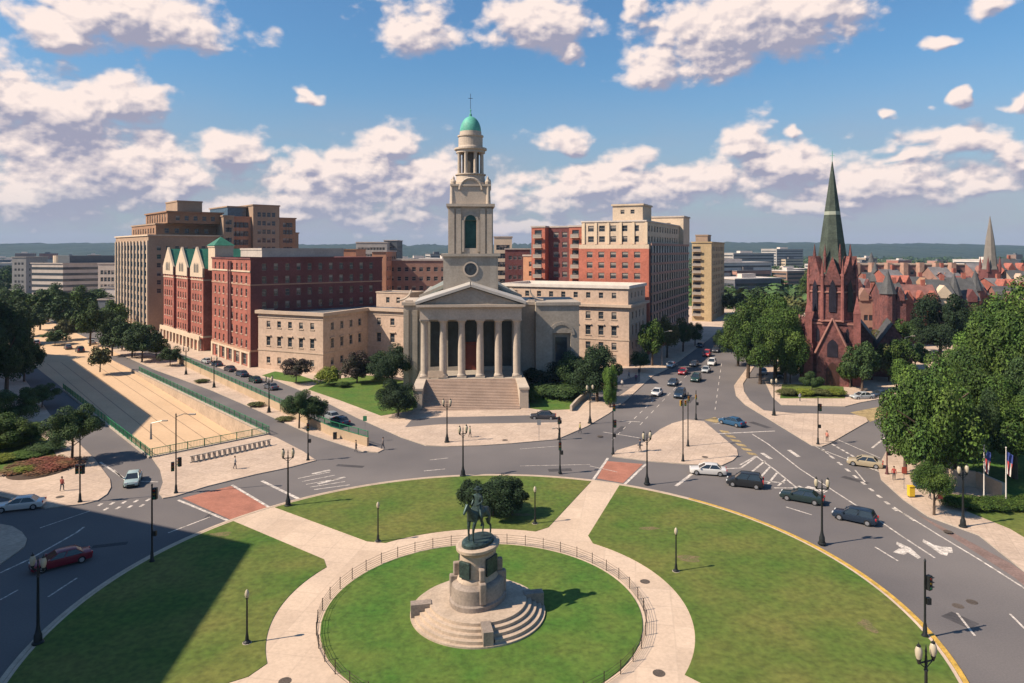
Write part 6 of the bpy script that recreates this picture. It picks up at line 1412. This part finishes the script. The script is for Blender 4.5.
ad = grp.nodes.new('ShaderNodeVectorMath'); ad.operation = 'ADD'; gl(gi.outputs[0], ad.inputs[0]); gl(sc2.outputs[0], ad.inputs[1])
cur = None
for (px, py, rx_, ry_) in CL:
    az = math.atan((px - 512) / F); el = math.atan((250 - py) / F * math.cos(az)); ca = math.cos(az)
    s = grp.nodes.new('ShaderNodeVectorMath'); s.operation = 'SUBTRACT'; gl(ad.outputs[0], s.inputs[0]); s.inputs[1].default_value = (az, el, 0)
    m2 = grp.nodes.new('ShaderNodeVectorMath'); m2.operation = 'MULTIPLY'; gl(s.outputs[0], m2.inputs[0]); m2.inputs[1].default_value = (F / rx_ / ca / ca, F / ry_ / ca, 0)
    ln = grp.nodes.new('ShaderNodeVectorMath'); ln.operation = 'LENGTH'; gl(m2.outputs[0], ln.inputs[0])
    v_ = mth('SUBTRACT', 1.0, ln.outputs['Value'], nt=grp)
    cur = v_ if cur is None else mth('SMOOTH_MAX', cur, v_, .18, nt=grp)
cur = mth('MAXIMUM', cur, -.8, nt=grp)
f1 = gn(13, 10, .60, mp.outputs[0], .1); 
vo = grp.nodes.new('ShaderNodeTexVoronoi'); vo.voronoi_dimensions = '2D'; vo.feature = 'SMOOTH_F1'; vo.inputs['Scale'].default_value = 26; vo.inputs['Detail'].default_value = 2; vo.inputs['Smoothness'].default_value = .6; gl(mp.outputs[0], vo.inputs['Vector'])
t1 = mth('MULTIPLY', mth('SUBTRACT', f1.outputs['Fac'], .5, nt=grp), 2.5, nt=grp)
t2 = mth('MULTIPLY', mth('SUBTRACT', .42, vo.outputs['Distance'], nt=grp), .75, nt=grp)
gl(mth('ADD', mth('MULTIPLY_ADD', cur, 1.7, .10, nt=grp), mth('ADD', t1, t2, nt=grp), nt=grp), go.inputs[0])
sx = nd(nt, 'ShaderNodeSeparateXYZ'); L(tcw.outputs['Generated'], sx.inputs[0])
nv = nd(nt, 'ShaderNodeVectorMath', operation='NORMALIZE'); L(tcw.outputs['Generated'], nv.inputs[0]); sx = nd(nt, 'ShaderNodeSeparateXYZ'); L(nv.outputs[0], sx.inputs[0])
az = mth('ARCTAN2', sx.outputs['X'], sx.outputs['Y']); el = mth('ARCSINE', sx.outputs['Z'])
cv = nd(nt, 'ShaderNodeCombineXYZ'); L(az, cv.inputs['X']); L(el, cv.inputs['Y'])
def dens(off):
    g = nt.nodes.new('ShaderNodeGroup'); g.node_tree = grp; a = nd(nt, 'ShaderNodeVectorMath', operation='ADD'); L(cv.outputs[0], a.inputs[0]); a.inputs[1].default_value = off; L(a.outputs[0], g.inputs[0]); return g.outputs[0]
d0 = dens((0, 0, 0)); dS = dens((-.014, .030, 0)); dF = dens((-.004, .007, 0))
mask = nd(nt, 'ShaderNodeMapRange', interpolation_type='SMOOTHSTEP'); L(d0, mask.inputs['Value']); mask.inputs['From Min'].default_value = -.34; mask.inputs['From Max'].default_value = .66
upper = nd(nt, 'ShaderNodeMapRange', interpolation_type='SMOOTHSTEP'); L(el, upper.inputs['Value']); upper.inputs['From Min'].default_value = .0; upper.inputs['From Max'].default_value = .10; upper.inputs['To Min'].default_value = .45
# self shade: difference towards the light
df = mth('SUBTRACT', d0, dS)
lit = nd(nt, 'ShaderNodeMapRange'); L(df, lit.inputs['Value']); lit.inputs['From Min'].default_value = -1.0; lit.inputs['From Max'].default_value = 1.0
thick = nd(nt, 'ShaderNodeMapRange'); L(dS, thick.inputs['Value']); thick.inputs['From Min'].default_value = .0; thick.inputs['From Max'].default_value = 1.6; thick.inputs['To Min'].default_value = 1.5; thick.inputs['To Max'].default_value = .55
ltf = mth('MULTIPLY', lit.outputs[0], thick.outputs[0], clamp=True)
cc = nd(nt, 'ShaderNodeMix', data_type='RGBA'); cc.inputs['A'].default_value = (.36, .36, .47, 1); cc.inputs['B'].default_value = (1.02, .86, .79, 1)
fine_ = mth('MULTIPLY', mth('SUBTRACT', d0, dF), .9)
L(mth('ADD', mth('MULTIPLY', ltf, .82), mth('ADD', fine_, .0), clamp=True), cc.inputs['Factor'])
# thin lavender veil low in the sky
veil = nd(nt, 'ShaderNodeMapRange', interpolation_type='SMOOTHSTEP'); L(el, veil.inputs['Value']); veil.inputs['From Min'].default_value = .0; veil.inputs['From Max'].default_value = .27; veil.inputs['To Min'].default_value = .92; veil.inputs['To Max'].default_value = 0
vn = nd(nt, 'ShaderNodeTexNoise'); vn.noise_dimensions = '2D'; vn.inputs['Scale'].default_value = 5; vn.inputs['Detail'].default_value = 5; vm = nd(nt, 'ShaderNodeMapping'); vm.inputs['Scale'].default_value = (1, 4, 1); L(cv.outputs[0], vm.inputs['Vector']); L(vm.outputs[0], vn.inputs['Vector'])
vf = mth('MULTIPLY', veil.outputs[0], mth('ADD', vn.outputs['Fac'], .45), clamp=True)
skb = nd(nt, 'ShaderNodeVectorMath', operation='MULTIPLY'); L(sky.outputs[0], skb.inputs[0]); skb.inputs[1].default_value = (SKYS * .52, SKYS * .80, SKYS * 1.02)
EXPO = .66; K = 2 ** -EXPO
vx = nd(nt, 'ShaderNodeMix', data_type='RGBA'); L(skb.outputs[0], vx.inputs['A']); vx.inputs['B'].default_value = (.40 * K, .41 * K, .50 * K, 1); L(vf, vx.inputs['Factor'])
ck = nd(nt, 'ShaderNodeVectorMath', operation='SCALE'); L(cc.outputs['Result'], ck.inputs[0]); ck.inputs['Scale'].default_value = K
fx = nd(nt, 'ShaderNodeMix', data_type='RGBA'); L(vx.outputs['Result'], fx.inputs['A']); L(ck.outputs[0], fx.inputs['B']); L(mth('MULTIPLY', mask.outputs[0], upper.outputs[0]), fx.inputs['Factor'])
w.cycles.sampling_method = 'MANUAL'; w.cycles.sample_map_resolution = 128
bg = nd(nt, 'ShaderNodeBackground'); L(fx.outputs['Result'], bg.inputs['Color']); L(bg.outputs[0], out.inputs['Surface'])
# haze
hz_o = MB(); hz_o.box(-5200, 5200, -60, 4700, -6.9, 130); o = hz_o.build('haze', []) if False else None
me = bpy.data.meshes.new('haze'); b = MB(); b.box(-5200, 5200, -60, 4700, -7.0, 130); me.from_pydata(b.v, [], b.f)
hm = bpy.data.materials.new('haze_volume'); hm.use_nodes = True; hn = hm.node_tree; hn.nodes.clear(); ho = hn.nodes.new('ShaderNodeOutputMaterial'); hp = hn.nodes.new('ShaderNodeVolumePrincipled')
hp.inputs['Color'].default_value = (.45, .68, 1.0, 1); hp.inputs['Density'].default_value = .00006; hn.links.new(hp.outputs[0], ho.inputs['Volume'])
me.materials.append(hm); ho_ = bpy.data.objects.new('haze', me); C.objects.link(ho_); ho_['kind'] = 'stuff'
cam = bpy.data.cameras.new('camera'); cam.lens = F * 36 / 1024; cam.sensor_width = 36; cam.shift_y = -(341.5 - HOR) / 1024; cam.clip_end = 20000; cam.clip_start = .5
co = bpy.data.objects.new('camera', cam); C.objects.link(co); co.location = (0, 0, 30); co.rotation_euler = (R(90), 0, 0)
sc = bpy.context.scene; sc.camera = co
sc.view_settings.view_transform = 'Standard'; sc.view_settings.look = 'None'; sc.view_settings.exposure = EXPO; sc.view_settings.gamma = 1
sc.render.engine = 'CYCLES'
for o in list(bpy.data.objects):
    if '_world' in o.keys(): del o['_world']
